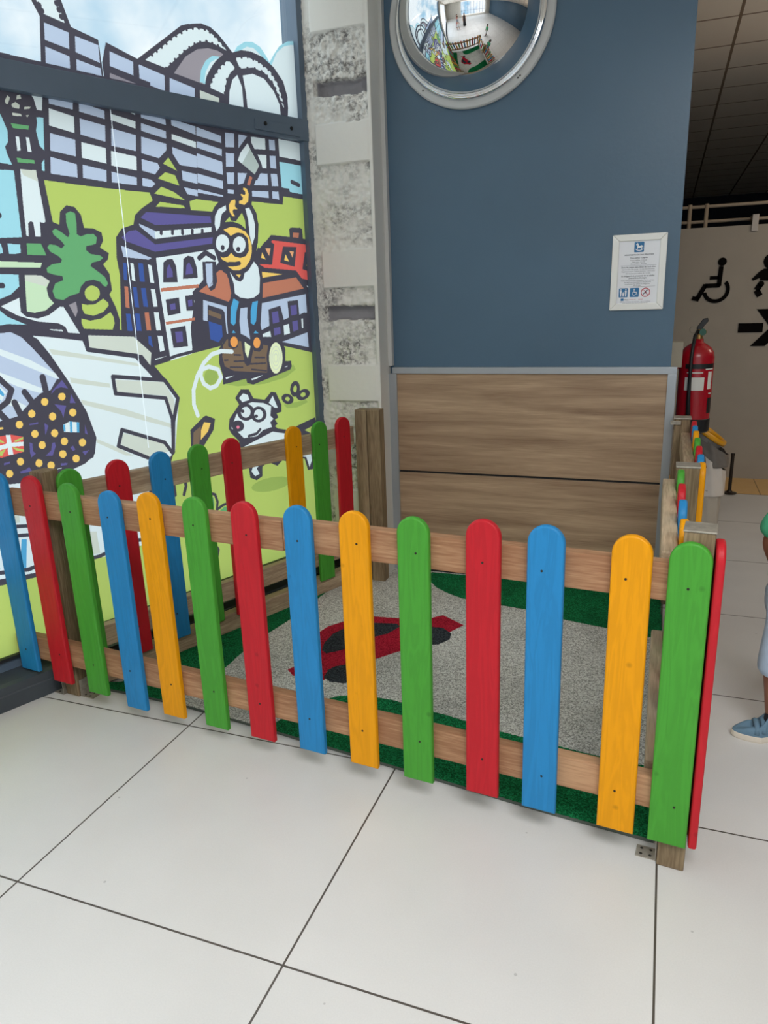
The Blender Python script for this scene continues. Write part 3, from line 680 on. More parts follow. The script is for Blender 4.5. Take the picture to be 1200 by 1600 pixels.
MAT_ART = [
('f','g',0,[-1661,3574,-1592,3410,-1630,2887,-1656,2724,-1670,2518,-1666,2361,-1679,2201,-1716,2101,-1742,2015,-2034,2013,-2145,2140,-2020,2812]),
('f','g',0,[-1206,1933,-1253,2075,-1210,2190,-1154,2266,-1105,2316,-1010,2350,-903,2348,-848,2341,-763,2319,-660,2306,-482,2265,-298,2241,-125,2218,17,2209,134,2211,130,1810,-318,1768]),
('f','g',0,[-1145,3706,-1142,3645,-1116,3572,-1056,3493,-975,3433,-888,3387,-756,3365,-558,3340,-364,3272,-156,3231,79,3177,91,3667,-31,3658,-694,3720]),
('f','r',0,[-1233,2399,-1351,2631,-1431,2798,-1415,2885,-1368,2951,-1248,3052,-1129,3065,-1040,3090,-974,3109,-925,3162,-798,3078,-840,2993,-856,2899,-924,2826,-1011,2729,-1085,2632,-1161,2543,-1207,2449,-1218,2396]),
('f','r',0,[-1403,2447,-1387,2475,-1260,2467,-1235,2440,-1353,2404]),
('f','k',0,[-1339,2653,-1358,2722,-1357,2820,-1336,2877,-1221,2984,-1109,3006,-1082,2982,-1113,2892,-1189,2810,-1250,2679,-1305,2627]),
('f','k',0,[-1227,2432,-1235,2494,-1219,2532,-1162,2574,-1125,2527,-1103,2454,-1120,2410,-1187,2405]),
('f','k',0,[-1055,2944,-984,3016,-883,3024,-832,2975,-822,2916,-857,2852,-924,2826,-1009,2853])]

# ================================================================== SETTING
# floor : large pale stone tiles with thin dark joints
def tile_mat(name, c, joint, ox, oy, sx, sy, gap, rough=.32, var=.05, dirt=.12):
    m = bpy.data.materials.new(name); m.use_nodes = True; t = m.node_tree; b = t.nodes['Principled BSDF']; b.inputs['Roughness'].default_value = rough
    b.inputs['Specular IOR Level'].default_value = .35
    N = t.nodes.new; L = t.links.new
    g = N('ShaderNodeNewGeometry'); sp = N('ShaderNodeSeparateXYZ'); L(g.outputs['Position'], sp.inputs[0])
    def line(out, o, s):
        a = N('ShaderNodeMath'); a.operation = 'SUBTRACT'; a.inputs[1].default_value = o; L(out, a.inputs[0])
        d = N('ShaderNodeMath'); d.operation = 'DIVIDE'; d.inputs[1].default_value = s; L(a.outputs[0], d.inputs[0])
        r = N('ShaderNodeMath'); r.operation = 'ROUND'; L(d.outputs[0], r.inputs[0])
        q = N('ShaderNodeMath'); q.operation = 'SUBTRACT'; L(d.outputs[0], q.inputs[0]); L(r.outputs[0], q.inputs[1])
        ab = N('ShaderNodeMath'); ab.operation = 'ABSOLUTE'; L(q.outputs[0], ab.inputs[0])
        lt = N('ShaderNodeMath'); lt.operation = 'LESS_THAN'; lt.inputs[1].default_value = gap/2/s; L(ab.outputs[0], lt.inputs[0])
        fl = N('ShaderNodeMath'); fl.operation = 'FLOOR'; L(d.outputs[0], fl.inputs[0])
        return lt.outputs[0], fl.outputs[0]
    lx, fx = line(sp.outputs[0], ox, sx); ly, fy = line(sp.outputs[1], oy, sy)
    mx = N('ShaderNodeMath'); mx.operation = 'MAXIMUM'; L(lx, mx.inputs[0]); L(ly, mx.inputs[1])
    cv = N('ShaderNodeCombineXYZ'); L(fx, cv.inputs[0]); L(fy, cv.inputs[1]); wn_ = N('ShaderNodeTexWhiteNoise'); L(cv.outputs[0], wn_.inputs['Vector'])
    n1 = N('ShaderNodeTexNoise'); n1.inputs['Scale'].default_value = 2.2; n1.inputs['Detail'].default_value = 5; L(g.outputs['Position'], n1.inputs['Vector'])
    n2 = N('ShaderNodeTexNoise'); n2.inputs['Scale'].default_value = 260; n2.inputs['Detail'].default_value = 2; L(g.outputs['Position'], n2.inputs['Vector'])
    a = N('ShaderNodeMath'); a.operation = 'MULTIPLY_ADD'; a.inputs[1].default_value = dirt*2; a.inputs[2].default_value = 1-dirt; L(n1.outputs['Fac'], a.inputs[0])
    a2 = N('ShaderNodeMath'); a2.operation = 'MULTIPLY_ADD'; a2.inputs[1].default_value = .12; L(n2.outputs['Fac'], a2.inputs[0]); L(a.outputs[0], a2.inputs[2])
    a3 = N('ShaderNodeMath'); a3.operation = 'MULTIPLY_ADD'; a3.inputs[1].default_value = var; L(wn_.outputs['Value'], a3.inputs[0]); L(a2.outputs[0], a3.inputs[2])
    # small dark scuffs
    vo = N('ShaderNodeTexVoronoi'); vo.inputs['Scale'].default_value = 7; L(g.outputs['Position'], vo.inputs['Vector'])
    lt = N('ShaderNodeMath'); lt.operation = 'LESS_THAN'; lt.inputs[1].default_value = .028; L(vo.outputs['Distance'], lt.inputs[0])
    sc = N('ShaderNodeMath'); sc.operation = 'MULTIPLY_ADD'; sc.inputs[1].default_value = -.3; L(lt.outputs[0], sc.inputs[0]); L(a3.outputs[0], sc.inputs[2])
    mm = N('ShaderNodeMix'); mm.data_type = 'RGBA'; mm.blend_type = 'MULTIPLY'; mm.inputs['Factor'].default_value = 1; mm.inputs[6].default_value = c; L(sc.outputs[0], mm.inputs[7])
    fi = N('ShaderNodeMix'); fi.data_type = 'RGBA'; L(mx.outputs[0], fi.inputs['Factor']); L(mm.outputs[2], fi.inputs[6]); fi.inputs[7].default_value = joint
    L(fi.outputs[2], b.inputs['Base Color'])
    n3 = N('ShaderNodeTexNoise'); n3.inputs['Scale'].default_value = 9; L(g.outputs['Position'], n3.inputs['Vector'])
    rr = N('ShaderNodeMapRange'); rr.inputs['To Min'].default_value = rough-.08; rr.inputs['To Max'].default_value = rough+.16; L(n3.outputs['Fac'], rr.inputs['Value']); L(rr.outputs['Result'], b.inputs['Roughness'])
    return m
M_FLOOR = tile_mat('floor tiles', srgb(206, 205, 203), srgb(80, 74, 68), -1.565, 1.17, .82, .80, .0055)
M_STRIP = tile_mat('ochre floor strip', srgb(214, 176, 116), srgb(120, 90, 50), .75, 5.93, .82, .8, .006, rough=.35)
TH = math.radians(21.4); WD = Vector((math.sin(TH), math.cos(TH), 0)); WN = Vector((math.cos(TH), -math.sin(TH), 0)); W0 = Vector((-2.29, 1.9, 0)) - .1*WN
def wp(s, z, off=0.0):
    p = W0 + WD*s + WN*off; return (p.x, p.y, z)
WM = Matrix(((WD.x, WN.x, 0, W0.x), (WD.y, WN.y, 0, W0.y), (0, 0, 1, 0), (0, 0, 0, 1)))   # local (s, off, z) -> world
def wbox(s0, s1, o0, o1, z0, z1, bv=.002):
    bm = bbox(s0, s1, o0, o1, z0, z1, bv); bmesh.ops.transform(bm, matrix=WM, verts=bm.verts)
    if WM.to_3x3().determinant() < 0: bmesh.ops.reverse_faces(bm, faces=bm.faces)
    return bm
REAR = -5.4; RIGHT = 6.5; CEIL = 3.15; FARY = 16.0
bm = bmesh.new(); poly = [wp(-8.2, 0, -.02), (RIGHT, wp(-8.2, 0)[1], 0), (RIGHT, FARY, 0), (-1.9, FARY, 0), (-1.9, 3.9, 0), wp(2.2, 0, -.02)]
bm.faces.new([bm.verts.new((p[0], p[1], 0)) for p in poly]); struct('floor', bm, M_FLOOR)
bm = bmesh.new(); box(bm, -1.9, RIGHT, 5.93, 6.47, 0, .002); struct('floor', bm, M_STRIP)
bm = bmesh.new(); v = [bm.verts.new(p) for p in ((-30, -20, -.03), (-1.9, -20, -.03), (-1.9, 30, -.03), (-30, 30, -.03))]; 
for q, x in zip(v[1:3], (wp(-14, 0)[0]-.3, -2.2)): q.co.x = x
bm.faces.new(v); struct('floor_outside', bm, mat('pavement', srgb(190, 188, 182), .8))
# ceiling panels
def ceil_mat():
    m = tile_mat('ceiling panels', srgb(248, 238, 224), srgb(150, 130, 110), .31, .2, .62, .62, .02, rough=.8, var=.03, dirt=.05); return m
bm = bmesh.new(); prism(bm, [(p[0], p[1]) for p in poly], CEIL, CEIL+.1, axis='Z'); struct('ceiling', bm, ceil_mat())
M_SLATE = mat('slate blue paint', srgb(78, 105, 127), .34, var=.05, vscale=2, bump=.12, bscale=60, spec=.45)
M_WHITE = mat('white wall paint', srgb(205, 200, 190), .6, bump=.3, bscale=30, var=.06)
M_GREYP = mat('grey partition board', srgb(168, 160, 148), .6, var=.03, spec=.2)
M_NAVY = mat('dark navy wall', srgb(30, 36, 52), .7)
# blue wall (a partition block beside the corridor)
bm = bbox(-1.9, .034, 3.75, 4.75, 0, CEIL, 0); struct('wall_back', bm, M_SLATE)
bm = bmesh.new(); box(bm, -1.9, RIGHT, FARY, FARY+.1, 0, CEIL); struct('wall_far', bm, M_NAVY)
bm = bmesh.new(); box(bm, -1.95, -1.9, 3.9, FARY, 0, CEIL); struct('wall_corridor', bm, M_NAVY)
bm = bmesh.new(); box(bm, RIGHT, RIGHT+.1, REAR-1, FARY, 0, CEIL); struct('wall_right', bm, M_SLATE)
# rear wall with openings that hold the glazing
bm = bmesh.new(); box(bm, -5.4, RIGHT, REAR-.12, REAR, 0, .45); box(bm, -5.4, RIGHT, REAR-.12, REAR, 3.03, CEIL)
for x0_, x1_ in ((-5.4, -1.35), (4.9, RIGHT)): box(bm, x0_, x1_, REAR-.12, REAR, .45, 3.03)
struct('wall_rear', bm, M_WHITE)
bm = bmesh.new()
for k in range(9): box(bm, -1.32+k*.775-.03, -1.32+k*.775+.03, REAR-.07, REAR-.02, .45, 3.03)
box(bm, -1.35, 4.9, REAR-.07, REAR-.02, 1.2, 1.26); struct('window_2', bm, mat('window frame metal', srgb(58, 70, 84), .4, var=.03))
# left wall beyond the glazing towards the hall
struct('wall_left', wbox(-1.25, -.80, -.12, .06, 0, CEIL, 0), M_WHITE); struct('wall_left', wbox(-8.2, -5.8, -.12, .06, 0, CEIL, 0), M_WHITE)
struct('wall_left', wbox(-5.8, -1.25, -.12, .06, 3.0, CEIL, 0), M_WHITE)
w3 = struct('window_3', wbox(-5.8, -1.25, -.09, -.02, .11, .45), mat('window frame metal', srgb(58, 70, 84), .4, var=.03))
for k in range(5): obj('window_frame', wbox(-5.8+k*1.12, -5.74+k*1.12, -.09, -.02, .45, 3.0), mat('window frame metal', srgb(58, 70, 84)), w3)

# far grey partition of the corridor, lower than the ceiling
bm = bbox(-1.85, 3.2, 6.45, 6.49, .0, 1.947, 0); t = obj('partition_wall', bm, M_GREYP); tag(t, 'grey board partition with black wheelchair, baby and arrow pictograms', 'partition')
PIC = mat('black vinyl pictogram', srgb(14, 12, 12), .9, spec=.1)
def ppoly(bm, pts): prism(bm, pts, 6.4435, 6.4495)
def pstroke(bm, pts, w):
    for a, b in zip(pts, pts[1:]):
        a = Vector((a[0], a[1])); b = Vector((b[0], b[1])); d = (b-a).normalized(); q = Vector((-d.y, d.x))*w/2
        ppoly(bm, [tuple(a+q), tuple(a-q), tuple(b-q), tuple(b+q)])
def pdisc(bm, cx, cz, r): ppoly(bm, [(cx+r*math.cos(a), cz+r*math.sin(a)) for a in np.linspace(0, 2*PI, 25)[:-1]])
bm = bmesh.new()                                                     # wheelchair user facing left
pdisc(bm, .372, 1.693, .031)
pstroke(bm, [(.368, 1.66), (.362, 1.515)], .033); pstroke(bm, [(.37, 1.52), (.264, 1.52)], .032); pstroke(bm, [(.268, 1.528), (.215, 1.425)], .034); pstroke(bm, [(.228, 1.418), (.178, 1.432)], .03)
pstroke(bm, [(.362, 1.578), (.293, 1.578)], .026)
R0 = .098; cx, cz = .345, 1.487
ring = [(cx+R0*math.cos(a), cz+R0*math.sin(a)) for a in np.linspace(math.radians(-168), math.radians(42), 26)]; ri = [(cx+(R0-.028)*math.cos(a), cz+(R0-.028)*math.sin(a)) for a in np.linspace(math.radians(42), math.radians(-168), 26)]
for i in range(25): ppoly(bm, [ring[i], ring[i+1], ri[24-i], ri[25-i]])
o = obj('pictogram', bm, PIC, t, label='black wheelchair pictogram')
bm = bmesh.new(); pdisc(bm, .715, 1.682, .058)                         # crawling baby, partly outside the frame
ppoly(bm, [(.665, 1.63), (.745, 1.63), (.775, 1.56), (.765, 1.54), (.645, 1.545), (.645, 1.565), (.598, 1.545), (.588, 1.558), (.635, 1.61)])
pstroke(bm, [(.65, 1.515), (.628, 1.475), (.655, 1.432)], .042); pstroke(bm, [(.745, 1.515), (.765, 1.475), (.74, 1.432)], .042); pdisc(bm, .655, 1.52, .022)
obj('pictogram', bm, PIC, t, label='black baby pictogram')
bm = bmesh.new(); ppoly(bm, [(.527, 1.232), (.70, 1.232), (.70, 1.162), (.527, 1.162)]); ppoly(bm, [(.645, 1.335), (.725, 1.335), (.86, 1.197), (.725, 1.058), (.622, 1.058), (.75, 1.197)])
obj('pictogram', bm, PIC, t, label='black arrow pointing right')
# tubular rail above the partition
M_PIPE = mat('cream painted pipe', srgb(176, 160, 140), .45)
t = thing('pipe_railing', 'cream tubular railing with two bars above the grey partition', 'railing', (0, 6.6, 0))
for z in (2.0, 2.11): bm = bmesh.new(); tube(bm, [(-1.85, 0, z), (3.2, 0, z)], .0125); obj('rail', bm, M_PIPE, t)
for x in (.115, .235, 1.3, 2.3): bm = bmesh.new(); tube(bm, [(x, -.005, 1.0), (x, -.005, 2.13)], .015); obj('post', bm, M_PIPE, t)
for x in (.572, 1.6): bm = bbox(x-.022, x+.022, -.165, .018, 1.90, 2.02, .002); obj('clamp', bm, mat('clamp metal', srgb(150, 140, 130), .4, .6), t)

# ---------------------------------------------------------------- glazed wall
M_FRAME = mat('dark blue frame paint', srgb(92, 108, 126), .42, var=.04, bump=.05)
M_GASK = mat('black gasket', srgb(22, 24, 28), .5)
M_LEDGE = mat('slate ledge paint', srgb(66, 73, 80), .5, var=.1, vscale=9, bump=.15)
GL = bpy.data.materials.new('clear glass'); GL.use_nodes = True; t_ = GL.node_tree; t_.nodes.clear()
o_ = t_.nodes.new('ShaderNodeOutputMaterial'); mx_ = t_.nodes.new('ShaderNodeMixShader'); tr_ = t_.nodes.new('ShaderNodeBsdfTransparent'); gs_ = t_.nodes.new('ShaderNodeBsdfGlossy'); gs_.inputs['Roughness'].default_value = .02
tr_.inputs['Color'].default_value = (.96, .98, .98, 1); mx_.inputs['Fac'].default_value = .06
t_.links.new(tr_.outputs[0], mx_.inputs[1]); t_.links.new(gs_.outputs[0], mx_.inputs[2]); t_.links.new(mx_.outputs[0], o_.inputs['Surface'])
w1 = struct('window_1', wbox(-.80, 1.835, -.09, -.015, .10, .168), M_FRAME)      # bottom frame member
for nm, b_, m_ in (('window_frame', wbox(1.765, 1.835, -.09, .012, .168, CEIL), M_FRAME), ('window_frame', wbox(1.835, 1.875, -.09, .008, .0, CEIL), M_GASK), ('window_frame', wbox(-.80, -.72, -.09, .012, .168, CEIL), M_FRAME),
                   ('transom', wbox(-.80, 1.80, -.09, .016, 2.262, 2.358), M_FRAME), ('gasket', wbox(-.8, 1.8, -.02, .003, .158, .172, .001), M_GASK)): obj(nm, b_, m_, w1)
pl_ = obj('joint_plate', wbox(1.46, 1.74, .012, .022, 2.275, 2.318, .001), M_FRAME, w1)
for s in (1.52, 1.68):
    bm = bmesh.new(); lathe(bm, [(0, 0), (.009, 0), (.009, .004), (0, .006)], 12, axis='Y'); bmesh.ops.transform(bm, matrix=WM @ Matrix.Translation((s, .022, 2.305)), verts=bm.verts); obj('screw', bm, M_GASK, pl_)
bm = wbox(-.8, 1.8, -.032, -.024, .16, CEIL, 0); obj('glass_pane', bm, GL, w1)
# ledge under the window
bm = bmesh.new()
prism(bm, [(.098, 0), (.098, .062), (.094, .066), (.094, .07), (.092, .098), (.07, .104), (-.015, .112), (-.12, .112), (-.12, 0)], -8.2, 1.9, axis='X')
bmesh.ops.transform(bm, matrix=WM, verts=bm.verts); bmesh.ops.recalc_face_normals(bm, faces=bm.faces); struct('trim_1', bm, M_LEDGE)

# printed film on the glass
FC = {'K': (76, 71, 80), 'W': (226, 230, 228), 'L': (190, 197, 214), 'C': (165, 212, 220), 'G': (187, 200, 104), 'g': (108, 168, 112), 'P': (104, 94, 148), 'O2': (196, 122, 96), 'B': (70, 92, 155),
      'S': (88, 165, 205), 'R': (228, 96, 88), 'Y': (248, 200, 105), 'O': (245, 162, 88), 'T': (212, 211, 196), 'V': (158, 146, 150), 't': (128, 104, 84), 'A': (186, 192, 184), 'D': (160, 178, 92), 'p': (204, 222, 184), 'p2': (236, 236, 190), 'o': (240, 170, 120), 'k': (235, 130, 150), 'Z': (250, 252, 255)}
def film(name, c, tr=.5, bright=1.0):
    m = bpy.data.materials.new('film ' + name); m.use_nodes = True; t = m.node_tree; t.nodes.clear()
    o = t.nodes.new('ShaderNodeOutputMaterial'); mx = t.nodes.new('ShaderNodeMixShader'); d = t.nodes.new('ShaderNodeBsdfDiffuse'); q = t.nodes.new('ShaderNodeBsdfTranslucent')
    d.inputs['Color'].default_value = c; q.inputs['Color'].default_value = c; mx.inputs['Fac'].default_value = tr
    t.links.new(d.outputs[0], mx.inputs[1]); t.links.new(q.outputs[0], mx.inputs[2])
    g = t.nodes.new('ShaderNodeBsdfGlossy'); g.inputs['Roughness'].default_value = .25; m2 = t.nodes.new('ShaderNodeMixShader'); m2.inputs['Fac'].default_value = .03
    t.links.new(mx.outputs[0], m2.inputs[1]); t.links.new(g.outputs[0], m2.inputs[2]); t.links.new(m2.outputs[0], o.inputs['Surface'])
    return m
keys = {k: i+1 for i, k in enumerate(FC)}
A = raster(MURAL, -.72, 1.77, .165, 2.96, .0012, .0015, 0, keys)
mu = raster_mesh('window_mural', A, -.72, .165, .0012, .0015, lambda s, z: wp(s, z, -.02), [film(k, srgb(*FC[k]), .62) for k in FC])
tag(mu, 'cartoon town mural film with log chopper, dog and boat on the window', 'mural')

# ---------------------------------------------------------------- pillar of painted blocks
PX0, PX1, PY = -1.80, -1.372, 3.6
def relief(x, z):
    """outward relief of the block face and a roughness weight"""
    zones = [(2.84, 3.2, 1), (2.717, 2.84, 1), (2.52, 2.717, 0), (2.45, 2.52, -1), (2.33, 2.45, 0), (2.147, 2.33, 1), (1.75, 2.147, 0), (1.564, 1.75, 1), (1.476, 1.564, 0), (1.406, 1.476, -1), (1.177, 1.406, 0), (.985, 1.177, 1), (.5, .985, 0), (.3, .5, 1), (-1, .3, 0)]
    inb = -1.675 < x < -1.395
    z_ = z + .012*noise.noise((x*9, z*5, 0)) + .006*noise.noise((x*40, z*30, 2))
    n = noise.noise((x*38, z*38, 1.3))*.6 + noise.noise((x*90, z*90, 4))*.4
    if not inb:
        if x < -1.675: return -.006 + n*.007, .9
        return 0.010 + n*.001, 0
    for a, b, k in zones:
        zz = z if k == 1 else z_
        if a <= zz < b:
            if k == 1: return .012 + n*.0012, 0
            if k == 0: return -.006 + n*.017, 1
            return -.075 + n*.004, 2
    return 0, 0
bm = bmesh.new(); NX, NZ = 72, 560; lay = bm.loops.layers.float_color.new('rough') if False else None
grid = []; rel = []
for j in range(NZ+1):
    z = CEIL*j/NZ; row = []; rr_ = []
    for i in range(NX+1):
        x = PX0 + (PX1-PX0)*i/NX; d, r_ = relief(x, z); row.append(bm.verts.new((x, PY-d, z))); rr_.append(r_)
    grid.append(row); rel.append(rr_)
for j in range(NZ):
    for i in range(NX): f = bm.faces.new((grid[j][i], grid[j][i+1], grid[j+1][i+1], grid[j+1][i])); f.smooth = True
side = [bm.verts.new((PX1, 3.80, CEIL*j/NZ)) for j in range(NZ+1)]
for j in range(NZ): bm.faces.new((grid[j][NX], side[j], side[j+1], grid[j+1][NX]))
me = bpy.data.meshes.new('wall_pillar'); bm.to_mesh(me)
at = me.attributes.new('rough', 'FLOAT', 'POINT'); flat = [r for row in rel for r in row] + [0]*(NZ+1); at.data.foreach_set('value', flat); bm.free()
m = bpy.data.materials.new('painted rough blocks'); m.use_nodes = True; t = m.node_tree; b = t.nodes['Principled BSDF']; b.inputs['Roughness'].default_value = .6
N = t.nodes.new; L = t.links.new
bx_ = None; an = N('ShaderNodeAttribute'); an.attribute_name = 'rough'; tcn = N('ShaderNodeTexCoord')
n1 = N('ShaderNodeTexNoise'); n1.inputs['Scale'].default_value = 42; n1.inputs['Detail'].default_value = 8; n1.inputs['Roughness'].default_value = .7; L(tcn.outputs['Object'], n1.inputs['Vector'])
n2 = N('ShaderNodeTexNoise'); n2.inputs['Scale'].default_value = 6.5; n2.inputs['Detail'].default_value = 3; L(tcn.outputs['Object'], n2.inputs['Vector'])
ma = N('ShaderNodeMapRange'); ma.inputs['From Min'].default_value = .44; ma.inputs['From Max'].default_value = .60; L(n1.outputs['Fac'], ma.inputs['Value'])
mb = N('ShaderNodeMapRange'); mb.inputs['From Min'].default_value = .40; mb.inputs['From Max'].default_value = .62; L(n2.outputs['Fac'], mb.inputs['Value'])
m1 = N('ShaderNodeMath'); m1.operation = 'MULTIPLY'; L(ma.outputs[0], m1.inputs[0]); L(mb.outputs[0], m1.inputs[1])
m2 = N('ShaderNodeMath'); m2.operation = 'MULTIPLY'; L(m1.outputs[0], m2.inputs[0]); L(an.outputs['Fac'], m2.inputs[1])
m3 = N('ShaderNodeMath'); m3.operation = 'MULTIPLY'; m3.inputs[1].default_value = .9; m3.use_clamp = True; L(m2.outputs[0], m3.inputs[0])
mx = N('ShaderNodeMix'); mx.data_type = 'RGBA'; L(m3.outputs[0], mx.inputs['Factor']); mx.inputs[6].default_value = srgb(224, 222, 216); mx.inputs[7].default_value = srgb(84, 80, 80)
gt = N('ShaderNodeMapRange'); gt.inputs['From Min'].default_value = 1.3; gt.inputs['From Max'].default_value = 1.7; L(an.outputs['Fac'], gt.inputs['Value']); mg = N('ShaderNodeMix'); mg.data_type = 'RGBA'; L(gt.outputs[0], mg.inputs['Factor']); L(mx.outputs[2], mg.inputs[6]); mg.inputs[7].default_value = srgb(150, 148, 152); L(mg.outputs[2], b.inputs['Base Color']); bp = N('ShaderNodeBump'); bp.inputs['Strength'].default_value = .3; bp.inputs['Distance'].default_value = .004; L(n1.outputs['Fac'], bp.inputs['Height']); L(bp.outputs['Normal'], b.inputs['Normal'])
me.materials.append(m); o = bpy.data.objects.new('wall_pillar', me); COL.objects.link(o); o['kind'] = 'structure'
struct('wall_pillar_core', bbox(-1.82, -1.40, 3.68, 3.78, 0, CEIL, 0), M_WHITE)
struct('trim_2', bbox(-1.392, -1.352, 3.716, 3.75, 1.16, CEIL, .002), mat('grey corner bead', srgb(196, 196, 194), .6))

# ---------------------------------------------------------------- laminate panel on the wall
def laminate():
    m = bpy.data.materials.new('elm laminate'); m.use_nodes = True; t = m.node_tree; b = t.nodes['Principled BSDF']; b.inputs['Roughness'].default_value = .45
    N = t.nodes.new; L = t.links.new; g = N('ShaderNodeNewGeometry'); mp = N('ShaderNodeMapping'); mp.inputs['Scale'].default_value = (.55, 1, 9); L(g.outputs['Position'], mp.inputs['Vector'])
    n1 = N('ShaderNodeTexNoise'); n1.inputs['Scale'].default_value = 2.2; n1.inputs['Detail'].default_value = 8; n1.inputs['Roughness'].default_value = .62; n1.inputs['Distortion'].default_value = .4; L(mp.outputs[0], n1.inputs['Vector'])
    mp2 = N('ShaderNodeMapping'); mp2.inputs['Scale'].default_value = (2.5, 1, 120); L(g.outputs['Position'], mp2.inputs['Vector'])
    n2 = N('ShaderNodeTexNoise'); n2.inputs['Scale'].default_value = 3; n2.inputs['Detail'].default_value = 4; L(mp2.outputs[0], n2.inputs['Vector'])
    a = N('ShaderNodeMath'); a.operation = 'MULTIPLY_ADD'; a.inputs[1].default_value = .35; L(n2.outputs['Fac'], a.inputs[0]); L(n1.outputs['Fac'], a.inputs[2])
    r = N('ShaderNodeValToRGB'); e = r.color_ramp.elements; e[0].position = .45; e[0].color = srgb(134, 106, 82); e[1].position = .86; e[1].color = srgb(190, 162, 132); L(a.outputs[0], r.inputs['Fac'])
    L(r.outputs['Color'], b.inputs['Base Color']); return m
M_LAM = laminate(); M_ALU = mat('brushed aluminium', srgb(178, 184, 190), .35, .55, var=.03)
t = thing('laminate_panel', 'wood grain laminate wall panel in aluminium trim below the blue wall', 'wall panel', (-.65, 3.75, 0))
def lp(name, x0, x1, y0, y1, z0, z1, m, bv=.0012): return obj(name, bbox(x0+.65, x1+.65, y0-3.75, y1-3.75, z0, z1, bv), m, t)
lp('board', -1.335, .028, 3.728, 3.748, .592, 1.125, M_LAM); lp('board', -1.335, .028, 3.728, 3.748, .03, .580, M_LAM)
lp('shadow_gap', -1.335, .028, 3.738, 3.7485, .575, .60, M_GASK)
lp('trim', -1.352, .063, 3.7145, 3.7495, 1.120, 1.152, M_ALU); lp('trim', -1.372, -1.33, 3.7145, 3.7495, .0, 1.1195, M_ALU); lp('trim', .024, .063, 3.7145, 3.7495, .0, 1.1195, M_ALU)
obj('baseboard', bbox(-1.33+.65, .024+.65, -.026, -.006, .0, .05, .001), M_GASK, t)

# ---------------------------------------------------------------- rubber mat
mk = {'g': 1, 'r': 2, 'k': 3, 'b': 4}
outline = [-2020, 2150, -2180, 2085, -1950, 2087, -1660, 2075, -1200, 2018, -805, 1966, -225, 1890, 50, 1862, 66, 1862, 78, 3150, 66, 3722, -1440, 3722, -1480, 3600, -1640, 3590]
A = raster([('f', 'b', 0, outline)] + [tuple(q) for q in MAT_ART], -2.3, .12, 1.82, 3.74, .003, .003, 0, mk)
O = raster([('f', 'b', 0, outline)], -2.3, .12, 1.82, 3.74, .003, .003, 0, mk); A[O == 0] = 0
def rub(name, c1, c2, c3, sc=240):
    m = bpy.data.materials.new(name); m.use_nodes = True; t = m.node_tree; b = t.nodes['Principled BSDF']; b.inputs['Roughness'].default_value = .9; b.inputs['Specular IOR Level'].default_value = .15
    N = t.nodes.new; L = t.links.new; g = N('ShaderNodeNewGeometry')
    n = N('ShaderNodeTexVoronoi'); n.inputs['Scale'].default_value = sc; L(g.outputs['Position'], n.inputs['Vector']); sp = N('ShaderNodeSeparateColor'); L(n.outputs['Color'], sp.inputs[0])
    r = N('ShaderNodeValToRGB'); e = r.color_ramp.elements; e[0].position = .1; e[0].color = c1; e[1].position = .5; e[1].color = c2; x = e.new(.95); x.color = c3; L(sp.outputs[0], r.inputs['Fac'])
    n2 = N('ShaderNodeTexNoise'); n2.inputs['Scale'].default_value = 3.5; n2.inputs['Detail'].default_value = 5; L(g.outputs['Position'], n2.inputs['Vector'])
    mr = N('ShaderNodeMapRange'); mr.inputs['From Min'].default_value = .35; mr.inputs['From Max'].default_value = .5; mr.inputs['To Min'].default_value = .82; L(n2.outputs['Fac'], mr.inputs['Value'])
    mm = N('ShaderNodeMix'); mm.data_type = 'RGBA'; mm.blend_type = 'MULTIPLY'; mm.inputs['Factor'].default_value = 1; L(r.outputs['Color'], mm.inputs[6]); L(mr.outputs[0], mm.inputs[7]); L(mm.outputs[2], b.inputs['Base Color'])
    bp = N('ShaderNodeBump'); bp.inputs['Strength'].default_value = .5; bp.inputs['Distance'].default_value = .003; L(n.outputs['Distance'], bp.inputs['Height']); L(bp.outputs['Normal'], b.inputs['Normal'])
    return m
rubs = [rub('green rubber', srgb(0, 70, 36), srgb(8, 104, 58), srgb(30, 140, 84)), rub('red rubber', srgb(130, 10, 30), srgb(170, 22, 48), srgb(196, 44, 66)), rub('black rubber', srgb(28, 32, 38), srgb(44, 50, 56), srgb(70, 76, 80)), rub('beige grey rubber', srgb(140, 140, 134), srgb(196, 196, 188), srgb(232, 232, 226))]
mt = raster_mesh('play_mat', A, -2.3, 1.82, .003, .003, lambda x, y: (x, y, .012), rubs)
tag(mt, 'grey speckled rubber play mat with green shapes and a red ladybird', 'play mat')
bm = bmesh.new(); pp = [(outline[i]/1000, outline[i+1]/1000) for i in range(0, len(outline), 2)]; prism(bm, [(a, b) for a, b in pp], .0005, .0115, axis='Z'); obj('underlay', bm, mat('mat edge', srgb(84, 92, 84), .9), mt)

